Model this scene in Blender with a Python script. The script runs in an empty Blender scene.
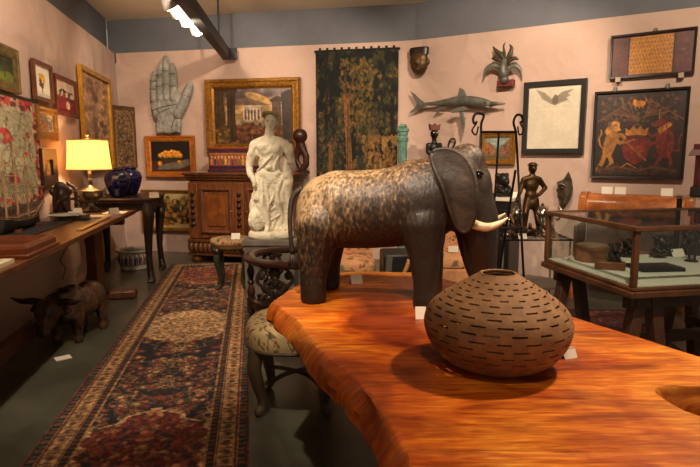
import bpy, math, random
import numpy as np
from mathutils import Vector, Matrix, Euler
PI = math.pi
random.seed(7)
COL = bpy.context.scene.collection
# ------------------------------------------------------------------ camera
F, PITCH, CH = 550.0, math.atan(76.5/550.0), 1.4
cp, sp = math.cos(PITCH), math.sin(PITCH)
def ray(px, py):
    u, v = px-350.0, py-233.5
    return Vector((u, F*cp - v*sp, -F*sp - v*cp))
def at(px, py, Y):
    d = ray(px, py); return Vector((0, 0, CH)) + d*(Y/d.y)
def atz(px, py, z):
    d = ray(px, py); return Vector((0, 0, CH)) + d*((z-CH)/d.z)
cam_d = bpy.data.cameras.new('camera'); cam = bpy.data.objects.new('camera', cam_d); COL.objects.link(cam)
cam.location = (0, 0, CH); cam.rotation_euler = (PI/2-PITCH, 0, 0)
cam_d.sensor_width = 36; cam_d.lens = 36*F/700; cam_d.clip_start = .05
bpy.context.scene.camera = cam
class Wall:
    def __init__(s, a, b):
        s.a = Vector((a[0], a[1], 0)); s.b = Vector((b[0], b[1], 0)); s.d = (s.b-s.a).normalized()
        s.ang = math.atan2(s.d.y, s.d.x); s.n = Vector((s.d.y, -s.d.x, 0)); s.L = (s.b-s.a).length
    def hit(s, px, py, off=0):
        d = ray(px, py); o = Vector((0, 0, CH)); t = (s.a+s.n*off-o).dot(s.n)/d.dot(s.n); p = o+d*t
        return (p-s.a).dot(s.d), p.z
    def pt(s, q, z, off=0): return s.a+s.d*q+s.n*off+Vector((0, 0, z))
K0 = (-3.4, 8.25); K1 = (.786, 7.38)
WA = Wall(K0, K1); WB = Wall(K1, (.786+3.6, 7.38-.69*3.6)); WL = Wall((-1.9+.18*1.0, -1.0), K0)
# ------------------------------------------------------------------ materials
def lin(c):
    return tuple(((x/255)/12.92 if x/255 <= .04045 else ((x/255+.055)/1.055)**2.4) for x in c)
MC = {}
def mat(name, c, rough=.6, metal=0, c2=None, sc=8, st=(1, 1, 1), lo=.35, hi=.65, bump=0, bsc=40, emit=0, coat=0, det=6, c3=None):
    if name in MC: return MC[name]
    m = bpy.data.materials.new(name); MC[name] = m; m.use_nodes = True
    N = m.node_tree.nodes; L = m.node_tree.links; b = N['Principled BSDF']
    b.inputs['Base Color'].default_value = (*lin(c), 1); b.inputs['Roughness'].default_value = rough
    b.inputs['Metallic'].default_value = metal
    if coat: b.inputs['Coat Weight'].default_value = coat; b.inputs['Coat Roughness'].default_value = .15
    tc = N.new('ShaderNodeTexCoord'); mp = N.new('ShaderNodeMapping'); L.new(tc.outputs['Object'], mp.inputs[0])
    mp.inputs['Scale'].default_value = st
    if c2 is not None:
        n = N.new('ShaderNodeTexNoise'); n.inputs['Scale'].default_value = sc; n.inputs['Detail'].default_value = det
        n.inputs['Roughness'].default_value = .65; L.new(mp.outputs[0], n.inputs['Vector'])
        r = N.new('ShaderNodeValToRGB'); L.new(n.outputs['Fac'], r.inputs[0])
        r.color_ramp.elements[0].position = lo; r.color_ramp.elements[1].position = hi
        r.color_ramp.elements[0].color = (*lin(c), 1); r.color_ramp.elements[1].color = (*lin(c2), 1)
        if c3 is not None:
            e = r.color_ramp.elements.new(min(1, hi+.12)); e.color = (*lin(c3), 1)
        L.new(r.outputs[0], b.inputs['Base Color'])
    if bump:
        n2 = N.new('ShaderNodeTexNoise'); n2.inputs['Scale'].default_value = bsc; n2.inputs['Detail'].default_value = 5
        L.new(mp.outputs[0], n2.inputs['Vector'])
        bp = N.new('ShaderNodeBump'); bp.inputs['Strength'].default_value = bump; bp.inputs['Distance'].default_value = .01
        L.new(n2.outputs['Fac'], bp.inputs['Height']); L.new(bp.outputs[0], b.inputs['Normal'])
    if emit:
        b.inputs['Emission Color'].default_value = (*lin(c), 1); b.inputs['Emission Strength'].default_value = emit
    return m
def artmat(name, rough=.6, bump=.3, bsc=120):
    if name in MC: return MC[name]
    m = mat(name, (128, 128, 128), rough, bump=bump, bsc=bsc)
    N = m.node_tree.nodes; L = m.node_tree.links
    a = N.new('ShaderNodeAttribute'); a.attribute_name = 'Col'; L.new(a.outputs['Color'], N['Principled BSDF'].inputs['Base Color'])
    return m
def glassmat():
    m = bpy.data.materials.new('clear_glass'); m.use_nodes = True; N = m.node_tree.nodes; L = m.node_tree.links
    N.remove(N['Principled BSDF']); o = N['Material Output']
    t = N.new('ShaderNodeBsdfTransparent'); g = N.new('ShaderNodeBsdfGlossy'); g.inputs['Roughness'].default_value = .03
    lw = N.new('ShaderNodeLayerWeight'); lw.inputs[0].default_value = .5; pw = N.new('ShaderNodeMath'); pw.operation = 'POWER'; L.new(lw.outputs['Facing'], pw.inputs[0]); pw.inputs[1].default_value = 4
    fr = N.new('ShaderNodeMath'); fr.operation = 'MULTIPLY_ADD'; L.new(pw.outputs[0], fr.inputs[0]); fr.inputs[1].default_value = .55; fr.inputs[2].default_value = .035; mx = N.new('ShaderNodeMixShader')
    t.inputs[0].default_value = (.93, .96, .95, 1)
    L.new(fr.outputs[0], mx.inputs[0]); L.new(t.outputs[0], mx.inputs[1]); L.new(g.outputs[0], mx.inputs[2]); L.new(mx.outputs[0], o.inputs[0])
    return m
GLASS = glassmat()
# ------------------------------------------------------------------ mesh building
def cat(pts, n=6, closed=False):
    P = [Vector(p) for p in pts]; out = []; m = len(P)
    for i in range(m if closed else m-1):
        p1, p2 = P[i], P[(i+1) % m]
        p0 = P[i-1] if (i > 0 or closed) else p1*2-p2
        p3 = P[(i+2) % m] if (i+2 < m or closed) else p2*2-p1
        for k in range(n):
            t = k/n; out.append(.5*((2*p1)+(p2-p0)*t+(2*p0-5*p1+4*p2-p3)*t*t+(3*p1-p0-3*p2+p3)*t**3))
    if not closed: out.append(P[-1])
    return out
def interp(vals, n):
    return [vals[min(len(vals)-2, int(i/(n-1)*(len(vals)-1)))]*(1-(i/(n-1)*(len(vals)-1)-min(len(vals)-2, int(i/(n-1)*(len(vals)-1)))))
            + vals[min(len(vals)-2, int(i/(n-1)*(len(vals)-1)))+1]*(i/(n-1)*(len(vals)-1)-min(len(vals)-2, int(i/(n-1)*(len(vals)-1)))) for i in range(n)]
class MB:
    def __init__(s): s.v = []; s.f = []
    def add(s, vs, fs):
        k = len(s.v); s.v += [Vector(v) for v in vs]; s.f += [tuple(i+k for i in f) for f in fs]; return s
    def xf(s, M, start=0):
        for i in range(start, len(s.v)): s.v[i] = M @ s.v[i]
        return s
    def box(s, c, d, rz=0, top=1.0, rot=None):
        hx, hy, hz = d[0]/2, d[1]/2, d[2]/2; vs = []
        R = rot.to_matrix() if rot else Matrix.Rotation(rz, 3, 'Z')
        for z in (-1, 1):
            k = top if z > 0 else 1
            for x, y in ((-1, -1), (1, -1), (1, 1), (-1, 1)): vs.append(R @ Vector((x*hx*k, y*hy*k, z*hz))+Vector(c))
        return s.add(vs, [(3, 2, 1, 0), (4, 5, 6, 7), (0, 1, 5, 4), (1, 2, 6, 5), (2, 3, 7, 6), (3, 0, 4, 7)])
    def beam(s, a, b, w, h):
        a, b = Vector(a), Vector(b); d = (b-a); L = d.length; q = d.to_track_quat('X', 'Z')
        return s.box((a+b)/2, (L, w, h), rot=q.to_euler())
    def lathe(s, prof, c=(0, 0, 0), seg=24, sx=1, sy=1, cap=True, flute=0, fn=12):
        vs = []; fs = []; c = Vector(c)
        for r, z in prof:
            for i in range(seg):
                a = 2*PI*i/seg; rr = r*(1+flute*math.cos(a*fn)); vs.append(c+Vector((math.cos(a)*rr*sx, math.sin(a)*rr*sy, z)))
        n = len(prof)
        for j in range(n-1):
            for i in range(seg):
                k = (i+1) % seg; fs.append((j*seg+i, j*seg+k, (j+1)*seg+k, (j+1)*seg+i))
        if cap:
            fs.append(tuple(range(seg-1, -1, -1))); fs.append(tuple((n-1)*seg+i for i in range(seg)))
        return s.add(vs, fs)
    def tube(s, pts, r, seg=8, cap=True, flat=1.0):
        P = [Vector(p) for p in pts]; n = len(P)
        R = list(r) if isinstance(r, (list, tuple)) else [r]*n
        if len(R) != n: R = interp(R, n)
        vs = []; fs = []; up = None
        for i in range(n):
            t = (P[min(i+1, n-1)]-P[max(i-1, 0)])
            if t.length < 1e-9: t = Vector((0, 0, 1))
            t.normalize()
            if up is None:
                up = Vector((0, 0, 1)) if abs(t.z) < .9 else Vector((0, 1, 0))
            up = up-t*up.dot(t); up.normalize(); q = t.cross(up)
            for k in range(seg):
                a = 2*PI*k/seg; vs.append(P[i]+(up*math.cos(a)+q*math.sin(a)*flat)*R[i])
        for j in range(n-1):
            for i in range(seg):
                k = (i+1) % seg; fs.append((j*seg+i, j*seg+k, (j+1)*seg+k, (j+1)*seg+i))
        if cap: fs.append(tuple(range(seg-1, -1, -1))); fs.append(tuple((n-1)*seg+i for i in range(seg)))
        return s.add(vs, fs)
    def sph(s, c, r, u=14, w=9, rot=None):
        if not isinstance(r, (tuple, list)): r = (r, r, r)
        R = rot.to_matrix() if rot else Matrix.Identity(3); c = Vector(c); vs = [c+R @ Vector((0, 0, -r[2]))]; fs = []
        for j in range(1, w):
            a = -PI/2+PI*j/w
            for i in range(u):
                b = 2*PI*i/u; vs.append(c+R @ Vector((math.cos(a)*math.cos(b)*r[0], math.cos(a)*math.sin(b)*r[1], math.sin(a)*r[2])))
        vs.append(c+R @ Vector((0, 0, r[2]))); T = len(vs)-1
        for i in range(u):
            k = (i+1) % u; fs.append((0, 1+k, 1+i)); fs.append((T, 1+(w-2)*u+i, 1+(w-2)*u+k))
            for j in range(w-2): fs.append((1+j*u+i, 1+j*u+k, 1+(j+1)*u+k, 1+(j+1)*u+i))
        return s.add(vs, fs)
    def cap(s, a, b, ra, rb=None):
        rb = ra if rb is None else rb
        s.tube([a, b], [ra, rb], 12); s.sph(a, ra, 12, 8); s.sph(b, rb, 12, 8); return s
    def chain(s, pts, rs):
        for i in range(len(pts)-1): s.cap(pts[i], pts[i+1], rs[i], rs[i+1])
        return s
    def prism(s, poly, t0, t1, ax='y'):
        # poly in (x,z) extruded along y (ax='y') or in (x,y) extruded along z
        n = len(poly); f = (lambda p, t: Vector((p[0], t, p[1]))) if ax == 'y' else (lambda p, t: Vector((p[0], p[1], t)))
        vs = [f(p, t0) for p in poly]+[f(p, t1) for p in poly]
        fs = [tuple(range(n)), tuple(range(2*n-1, n-1, -1))]+[(i, n+i, n+(i+1) % n, (i+1) % n) for i in range(n)]
        return s.add(vs, fs)
    def rings(s, w, h, loops, z0=0):
        # picture-frame moulding: loops of (inset, y)
        vs = []; fs = []
        for ins, y in loops:
            x0, x1, a, b = -w/2+ins, w/2-ins, z0+ins, z0+h-ins
            vs += [(x0, y, a), (x1, y, a), (x1, y, b), (x0, y, b)]
        n = len(loops)
        for j in range(n):
            q = (j+1) % n
            for i in range(4):
                k = (i+1) % 4; fs.append((j*4+i, j*4+k, q*4+k, q*4+i))
        return s.add(vs, fs)
    def mesh(s, name):
        me = bpy.data.meshes.new(name); me.from_pydata([tuple(v) for v in s.v], [], s.f); me.validate(); me.update()
        import bmesh
        bm = bmesh.new(); bm.from_mesh(me); bmesh.ops.recalc_face_normals(bm, faces=bm.faces); bm.to_mesh(me); bm.free()
        return me
def finish(me, name, m, parent=None, smooth=40):
    if smooth:
        me.polygons.foreach_set('use_smooth', [True]*len(me.polygons))
        if smooth < 170: me.set_sharp_from_angle(angle=math.radians(smooth))
    o = bpy.data.objects.new(name, me); COL.objects.link(o); me.materials.append(m)
    if parent: o.parent = parent
    return o
def obj(name, mb, m, parent=None, smooth=40, bevel=0, label=None):
    o = finish(mb.mesh(name), name, m, parent, smooth)
    if bevel:
        b = o.modifiers.new('bevel', 'BEVEL'); b.width = bevel; b.segments = 2; b.limit_method = 'ANGLE'; b.angle_limit = math.radians(40)
    if label: o['label'] = label
    return o
def blob(name, mb, m, parent=None, vox=.01, sm=3, label=None):
    me = mb.mesh('tmp'); t = bpy.data.objects.new('tmp', me); COL.objects.link(t)
    r = t.modifiers.new('r', 'REMESH'); r.mode = 'VOXEL'; r.voxel_size = vox
    if sm: q = t.modifiers.new('s', 'SMOOTH'); q.iterations = sm; q.factor = .5
    dg = bpy.context.evaluated_depsgraph_get(); dg.update()
    nm = bpy.data.meshes.new_from_object(t.evaluated_get(dg)); bpy.data.objects.remove(t); bpy.data.meshes.remove(me)
    nm.name = name; nm.materials.clear()
    o = finish(nm, name, m, parent, 179)
    if label: o['label'] = label
    return o
def displace(o, fn):
    me = o.data; me.update(); vn = [v.normal.copy() for v in me.vertices]
    for v, n in zip(me.vertices, vn): v.co = v.co+n*fn(v.co)
    me.update()
def thing(name, label, cat_, loc=(0, 0, 0), rotz=0, group=None):
    o = bpy.data.objects.new(name, None); COL.objects.link(o); o.empty_display_size = .05
    o.location = loc; o.rotation_euler = (0, 0, rotz); o['label'] = label; o['category'] = cat_
    if group: o['group'] = group
    return o
def tag(o, label, cat_, group=None, loc=None, rotz=0):
    o['label'] = label; o['category'] = cat_
    if group: o['group'] = group
    if loc is not None: o.location = loc
    if rotz: o.rotation_euler = (0, 0, rotz)
    return o
def struct(o): o['kind'] = 'structure'; return o
# ------------------------------------------------------------------ painted panels (colour attribute on a fine grid)
def fbm(w, h, sx, sy, seed=0, oct=3):
    rs = np.random.RandomState(seed); out = np.zeros((h, w)); amp = 1; tot = 0
    for o in range(oct):
        nx, ny = max(2, int(sx*2**o)+2), max(2, int(sy*2**o)+2); g = rs.rand(ny, nx)
        X = np.linspace(0, nx-1.001, w); Y = np.linspace(0, ny-1.001, h)
        xi = X.astype(int); yi = Y.astype(int); fx = X-xi; fy = (Y-yi)[:, None]; fx = fx*fx*(3-2*fx); fy = fy*fy*(3-2*fy)
        a = g[yi][:, xi]; b = g[yi][:, xi+1]; c = g[yi+1][:, xi]; d = g[yi+1][:, xi+1]
        out += amp*((a*(1-fx)+b*fx)*(1-fy)+(c*(1-fx)+d*fx)*fy); tot += amp; amp *= .55
    return out/tot
class Cv:
    def __init__(s, w, h, col):
        s.w, s.h = w, h; s.a = np.zeros((h, w, 3)); s.a[:] = col
        s.U, s.V = np.meshgrid((np.arange(w)+.5)/w, (np.arange(h)+.5)/h); s.rs = np.random.RandomState(w*h)
    def mix(s, col, m):
        m = np.clip(m, 0, 1)[..., None]; s.a = s.a*(1-m)+np.array(col, float)*m; return s
    def el(s, cx, cy, rx, ry, col, a=1, rot=0):
        k = s.w/s.h; R = 1.1*math.hypot(rx*k, ry)
        W_ = s.win(cx-R/k, cy-R, cx+R/k, cy+R)
        if W_ is None: return s
        x = s.U[W_]-cx; y = s.V[W_]-cy
        if rot: c, q = math.cos(rot), math.sin(rot); X = x*k; x, y = (X*c+y*q)/k, -X*q+y*c
        d = (x/rx)**2+(y/ry)**2; return s.mixw(col, np.clip((1.15-d)*4, 0, 1)*a, W_)
    def win(s, x0, y0, x1, y1):
        i0, i1, j0, j1 = max(0, int(x0*s.w)-1), min(s.w, int(x1*s.w)+2), max(0, int(y0*s.h)-1), min(s.h, int(y1*s.h)+2)
        return None if i1 <= i0 or j1 <= j0 else (slice(j0, j1), slice(i0, i1))
    def mixw(s, col, m, W_):
        m = np.clip(m, 0, 1)[..., None]; s.a[W_] = s.a[W_]*(1-m)+np.array(col, float)*m; return s
    def re(s, x0, y0, x1, y1, col, a=1): return s.mix(col, ((s.U >= x0) & (s.U <= x1) & (s.V >= y0) & (s.V <= y1))*float(a))
    def po(s, pts, col, a=1):
        ins = np.zeros(s.U.shape, bool); n = len(pts)
        for i in range(n):
            x0, y0 = pts[i]; x1, y1 = pts[(i+1) % n]
            if y0 == y1: continue
            c = ((y0 > s.V) != (y1 > s.V)) & (s.U < (x1-x0)*(s.V-y0)/(y1-y0)+x0); ins ^= c
        return s.mix(col, ins*float(a))
    def ln(s, pts, wd, col, a=1):
        k = s.w/s.h; xs_ = [p[0] for p in pts]; ys_ = [p[1] for p in pts]
        W_ = s.win(min(xs_)-wd/k*1.2, min(ys_)-wd*1.2, max(xs_)+wd/k*1.2, max(ys_)+wd*1.2)
        if W_ is None: return s
        U_, V_ = s.U[W_], s.V[W_]; m = np.zeros(U_.shape)
        for (x0, y0), (x1, y1) in zip(pts, pts[1:]):
            dx, dy = (x1-x0)*k, y1-y0; L = dx*dx+dy*dy+1e-9
            t = np.clip(((U_-x0)*k*dx+(V_-y0)*dy)/L, 0, 1); d = np.hypot((U_-x0)*k-t*dx, V_-y0-t*dy)
            m = np.maximum(m, np.clip((wd-d)/(wd*.4)+.3, 0, 1))
        return s.mixw(col, m*a, W_)
    def nz(s, amt, sx, sy, seed=1, oct=3):
        n = (fbm(s.w, s.h, sx, sy, seed, oct)-.5)*2; s.a = s.a*(1+amt*n[..., None]); return s
    def spot(s, n, x0, y0, x1, y1, r, cols, a=1, asp=1):
        for i in range(n):
            cx = x0+s.rs.rand()*(x1-x0); cy = y0+s.rs.rand()*(y1-y0); q = r*(.5+s.rs.rand()); c = cols[s.rs.randint(len(cols))]
            s.el(cx, cy, q*s.h/s.w*asp, q, c, a, s.rs.rand()*3)
        return s
def panel(name, cv, w, h, m, parent=None, thick=.006, y=0, z0=0, flat=False):
    W, H = cv.w, cv.h; n = W*H
    xs = np.linspace(-w/2, w/2, W); zs = np.linspace(z0+h, z0, H); X, Z = np.meshgrid(xs, zs)
    co = np.zeros((n+4, 3)); co[:n, 0] = X.ravel(); co[:n, 1] = y; co[:n, 2] = Z.ravel()
    co[n:] = [(-w/2, y+thick, z0+h), (w/2, y+thick, z0+h), (w/2, y+thick, z0), (-w/2, y+thick, z0)]
    i = np.arange(H-1)[:, None]*W+np.arange(W-1)[None]; i = i.ravel()
    fs = np.stack([i, i+W, i+W+1, i+1], 1).tolist()
    top = list(range(W)); bot = list(range((H-1)*W, n)); lef = list(range(0, n, W)); rig = list(range(W-1, n, W))
    fs += [tuple(top+[n+1, n]), tuple(bot[::-1]+[n+3, n+2]), tuple(lef[::-1]+[n, n+3]), tuple(rig+[n+2, n+1]), (n, n+1, n+2, n+3)]
    if flat: co = np.stack([co[:, 0], co[:, 2], -co[:, 1]], 1)
    me = bpy.data.meshes.new(name); me.from_pydata(co.tolist(), [], fs)
    c = np.clip(cv.a/255, 0, 1); c = np.where(c <= .04045, c/12.92, ((c+.055)/1.055)**2.4)
    A = me.color_attributes.new('Col', 'FLOAT_COLOR', 'POINT'); d = np.ones((n+4, 4)); d[:n, :3] = c.reshape(-1, 3); d[n:, :3] = c.mean((0, 1))
    A.data.foreach_set('color', d.ravel()); me.update()
    return finish(me, name, m, parent, 0)
ART = artmat('painted_canvas', .5, .15, 200); CLOTH = artmat('woven_cloth', .95, .6, 260); PAPER = artmat('paper', .7, .02)
PRINT = artmat('printed_fabric', .85, .3, 300)
# ------------------------------------------------------------------ the setting
PINK = mat('hung_fabric_wall', (190, 160, 144), .9, c2=(198, 170, 154), sc=1.2, bump=.55, bsc=1.9)
for n_ in PINK.node_tree.nodes:
    if n_.type == 'BUMP': n_.inputs['Distance'].default_value = .09
    if n_.type == 'TEX_NOISE' and abs(n_.inputs['Scale'].default_value-1.9) < .01: n_.inputs['Distortion'].default_value = .8; n_.inputs['Detail'].default_value = 2.5
GREYW = mat('grey_painted_band', (108, 110, 116), .8, c2=(100, 102, 108), sc=2)
CEIL = mat('beige_ceiling', (236, 220, 194), .85)
m = mat('polished_concrete', (58, 58, 48), .3, c2=(96, 94, 78), sc=2.2, lo=.3, hi=.75, bump=.05, bsc=12, det=9)
struct(obj('floor', MB().box((0, 3.5, -.05), (11, 11, .1)), m, smooth=0))
struct(obj('ceiling', MB().box((0, 3.5, 3.43), (11, 11, .1)), CEIL, smooth=0))
def wallmesh(w, q0, q1, z0, z1, o0, o1, bulge=False):
    b = MB()
    if bulge:   # hung cloth with soft folds
        nx, nz = 60, 30; vs = []; fs = []
        rs = fbm(nx+1, nz+1, 7, 4, int(w.L*10), 3)
        for j in range(nz+1):
            for i in range(nx+1):
                vs.append(w.pt(q0+(q1-q0)*i/nx, z0+(z1-z0)*j/nz, o1-.012+.022*(rs[j, i]-.5)))
        fs = [(j*(nx+1)+i, j*(nx+1)+i+1, (j+1)*(nx+1)+i+1, (j+1)*(nx+1)+i) for j in range(nz) for i in range(nx)]
        per = [i for i in range(nx+1)]+[(j+1)*(nx+1)-1 for j in range(1, nz+1)]+[nz*(nx+1)+i for i in range(nx-1, -1, -1)]+[j*(nx+1) for j in range(nz-1, 0, -1)]
        k = len(vs); cs = []
        for p in per:
            v = vs[p]; q = (v-w.a).dot(w.d); cs.append(w.pt(q, v.z, o0))
        vs += cs; n = len(per)
        fs += [(per[i], per[(i+1) % n], k+(i+1) % n, k+i) for i in range(n)]+[tuple(k+i for i in range(n))]
        return b.add(vs, fs)
    P = [w.pt(q0, z0, o0), w.pt(q1, z0, o0), w.pt(q1, z0, o1), w.pt(q0, z0, o1)]
    P += [p+Vector((0, 0, z1-z0)) for p in P]
    return b.add(P, [(0, 1, 2, 3), (4, 5, 6, 7), (0, 1, 5, 4), (1, 2, 6, 5), (2, 3, 7, 6), (3, 0, 4, 7)])
struct(obj('wall_left', wallmesh(WL, 0, WL.L+.03, 0, 2.89, -.1, 0, True), PINK))
def backcloth():   # one cloth hung along both stretches of the back wall, rounded where they meet
    path = []; R_ = .35
    n1, n2 = 46, 44
    for i in range(n1): path.append(WA.pt((WA.L-R_)*i/(n1-1), 0))
    p0, p1, p2 = WA.pt(WA.L-R_, 0), WA.pt(WA.L, 0), WB.pt(R_, 0)
    for i in range(1, 10): u = i/10; path.append(p0*(1-u)**2+p1*2*u*(1-u)+p2*u*u)
    for i in range(n2): path.append(WB.pt(R_+(WB.L-R_)*i/(n2-1), 0))
    n = len(path); nz = 34; rs = fbm(n, nz+1, 11, 4, 21, 3); vs = []; fs = []
    for j in range(nz+1):
        for i, p in enumerate(path):
            nn = WA.n if i < n1 else WB.n; u = i/(n-1); zt = 2.89-.06*max(0, u-.5)*2
            vs.append(p+nn*(-.012+.024*(rs[j, i]-.5))+Vector((0, 0, zt*j/nz)))
    for j in range(nz+1):
        for i, p in enumerate(path):
            nn = WA.n if i < n1 else WB.n; u = i/(n-1); zt = 2.89-.06*max(0, u-.5)*2; vs.append(p-nn*.08+Vector((0, 0, zt*j/nz)))
    K = n*(nz+1)
    for j in range(nz):
        for i in range(n-1): a = j*n+i; fs += [(a, a+1, a+n+1, a+n), (K+a, K+a+n, K+a+n+1, K+a+1)]
    for i in range(n-1): fs += [(i, K+i, K+i+1, i+1), (nz*n+i, nz*n+i+1, K+nz*n+i+1, K+nz*n+i)]
    for j in range(nz): fs += [(j*n, (j+1)*n, K+(j+1)*n, K+j*n), (j*n+n-1, K+j*n+n-1, K+(j+1)*n+n-1, (j+1)*n+n-1)]
    return MB().add(vs, fs)
struct(obj('wall_back', backcloth(), PINK, smooth=60))
struct(obj('trim_1', wallmesh(WL, 0, WL.L+.1, 2.8, 3.38, -.3, -.13), GREYW, smooth=0))
struct(obj('trim_2', wallmesh(WA, -.2, WA.L+.1, 2.8, 3.38, -.3, -.13), GREYW, smooth=0))
struct(obj('trim_3', wallmesh(WB, 0, WB.L, 2.8, 3.38, -.3, -.13), GREYW, smooth=0))
# ------------------------------------------------------------------ shared materials
GOLD = mat('gilt_wood', (176, 124, 44), .38, .55, c2=(120, 78, 26), sc=30, bump=.5, bsc=60)
GOLD2 = mat('orange_gilt', (196, 118, 38), .4, .25, c2=(150, 84, 24), sc=20, bump=.2, bsc=60)
BLK = mat('black_frame', (24, 20, 18), .4)
DWOOD = mat('dark_wood', (58, 32, 20), .42, c2=(34, 18, 12), sc=9, st=(1, 1, 6), bump=.15, bsc=40)
BWOOD = mat('walnut_wood', (116, 68, 36), .4, c2=(72, 40, 22), sc=7, st=(5, 1, 1), bump=.15, bsc=30)
WALNUT_V = mat('walnut_vertical', (132, 76, 38), .38, c2=(84, 46, 24), sc=6, st=(5, 5, .8), bump=.1, bsc=30)
EBONY = mat('ebonised_wood', (30, 22, 17), .35, c2=(44, 30, 20), sc=12, bump=.3, bsc=40)
BRONZE = mat('dark_bronze', (66, 46, 28), .38, .75, c2=(104, 78, 46), sc=14, bump=.35, bsc=60)
BLKBRZ = mat('black_bronze', (22, 20, 18), .4, .4, c2=(38, 32, 26), sc=20)
IRON = mat('wrought_iron', (26, 22, 20), .5, .6)
PEWTER = mat('grey_patina', (124, 122, 112), .5, .5, c2=(88, 86, 78), sc=9, bump=.3, bsc=50)
VERDI = mat('verdigris_copper', (112, 156, 138), .7, .1, c2=(74, 110, 96), sc=14, bump=.4, bsc=50)
WHITE = mat('white_card', (232, 222, 204), .7)
SILVER = mat('polished_silver', (200, 192, 180), .18, 1)
IVORY = mat('ivory_paint', (226, 204, 166), .35)
STONE = mat('weathered_stone', (212, 202, 176), .9, c2=(150, 138, 112), sc=16, lo=.5, hi=.8, bump=.8, bsc=45)
# ------------------------------------------------------------------ wall pictures
def onwall(w, px, o=0): # pixel corners (xl, ytl, ybl, xr, ytr, ybr) -> centre, bottom, width, height
    xl, a, b, xr, c, d = px
    q0, z0 = w.hit(xl, a, o); _, z1 = w.hit(xl, b, o); q1, z2 = w.hit(xr, c, o); _, z3 = w.hit(xr, d, o)
    return (q0+q1)/2, (z1+z3)/2, abs(q1-q0), (z0+z2-z1-z3)/2
def picture(name, label, cat_, w, px, fmat, fw, cv, mat_w=0, depth=.05, cmat=ART, group=None, steps=3, off=0, glass=False, tilt=0):
    q, zb, W, H = onwall(w, px, depth+.012+off)
    t = thing(name, label, cat_, w.pt(q, zb, .012+off), w.ang, group)
    if tilt: t.rotation_euler = (0, tilt, w.ang)
    L = [(0, 0), (0, -depth*.7), (fw*.12, -depth), (fw*.32, -depth*.95), (fw*.4, -depth*.75), (fw*.7, -depth*.6), (fw*.78, -depth*.66), (fw, -depth*.4), (fw, -depth*.15), (fw, 0)]
    if steps == 1: L = [(0, 0), (0, -depth), (fw, -depth*.85), (fw, 0)]
    obj('frame', MB().rings(W, H, L), fmat, t, 30)
    e = fw*.97
    if mat_w:
        obj('mount', MB().rings(W-2*e, H-2*e, [(0, -depth*.3), (mat_w, -depth*.28), (mat_w, -depth*.1), (0, -depth*.1)], e), mat('mount_board', (226, 214, 190), .8), t, 0)
        e2 = e+mat_w*.9
    else: e2 = e
    panel('picture', cv, W-2*e2, H-2*e2, cmat, t, thick=.01, y=-depth*.25, z0=e2)
    if glass: obj('glass_pane', MB().box((0, -depth*.45, H/2), (W-2*e, .003, H-2*e)), GLASS, t, 0)
    return t, W, H
# big ruins painting
c = Cv(150, 112, (150, 128, 104))
for i in range(20): c.re(0, i*.03, 1, i*.03+.031, [(104, 88, 84), (140, 110, 90), (196, 158, 100), (188, 150, 92)][min(3, i//5)], .9)
c.nz(.5, 5, 7, 4, 4); c.el(.55, .16, .16, .06, (222, 180, 104), .8, .3); c.el(.75, .24, .14, .05, (214, 170, 96), .7); c.el(.32, .12, .1, .07, (92, 80, 88), .7)
c.re(0, .66, 1, 1, (96, 58, 36)); c.spot(160, 0, .64, 1, 1, .03, [(120, 66, 40), (74, 46, 30), (134, 84, 48), (60, 40, 28), (150, 96, 60)], .8)
c.po([(0, 0), (.12, .02), (.14, .5), (.13, .9), (0, 1)], (72, 54, 36)); c.po([(.17, .02), (.27, .06), (.28, .95), (.17, .98)], (58, 44, 30)); c.re(0, 0, .3, .08, (66, 50, 36))
for i in range(5): c.ln([(.03+i*.055, .05), (.03+i*.056, .9)], .006, (104, 82, 52), .7)
c.spot(40, .02, .7, .2, .95, .025, [(150, 122, 40), (110, 86, 40), (84, 60, 34)], .8)
c.po([(.36, .34), (.42, .3), (.6, .3), (.62, .34)], (206, 188, 160)); c.re(.37, .34, .6, .38, (196, 176, 148)); c.re(.35, .56, .62, .6, (176, 146, 116)); c.re(.38, .38, .6, .56, (120, 96, 78))
for i in range(6): c.re(.375+i*.042, .37, .39+i*.042, .57, (222, 208, 184))
c.po([(.74, .2), (.8, .14), (.86, .17), (.86, .7), (.76, .72)], (70, 50, 38)); c.po([(.86, .1), (.96, .04), (1, .06), (1, 1), (.88, .9)], (50, 36, 28)); c.re(.72, .2, .87, .25, (60, 44, 34))
for i in range(3): c.ln([(.77+i*.03, .25), (.77+i*.03, .68)], .005, (110, 84, 60), .8)
c.nz(.35, 18, 18, 9, 3)
picture('ruins_painting', 'large gilt framed oil painting of a white temple among ruins, above the carved cabinet', 'painting', WA, (203, 79, 153, 299, 77, 153), GOLD, .13, c, depth=.09)
# still life with fruit
c = Cv(72, 60, (26, 18, 14)); c.re(0, .62, 1, 1, (70, 34, 22)); c.po([(.2, .78), (.95, .58), (1, .75), (.7, .9), (.15, .92)], (104, 98, 84)); c.el(.5, .52, .3, .12, (42, 50, 28), .9)
for x, y in ((.3, .42), (.38, .36), (.46, .38), (.54, .34), (.62, .36), (.7, .38), (.75, .46), (.42, .46), (.5, .46), (.59, .45), (.66, .47), (.24, .46), (.36, .48), (.22, .72), (.72, .68)):
    c.el(x, y, .058, .07, (196, 120, 26)); c.el(x-.015, y-.02, .025, .03, (236, 178, 64))
c.nz(.25, 12, 12, 5)
picture('fruit_painting', 'orange gilt framed still life of yellow fruit on a dark ground, below the carved hand', 'painting', WA, (143.5, 136, 178, 193, 135, 177), GOLD2, .085, c, depth=.06)
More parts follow.
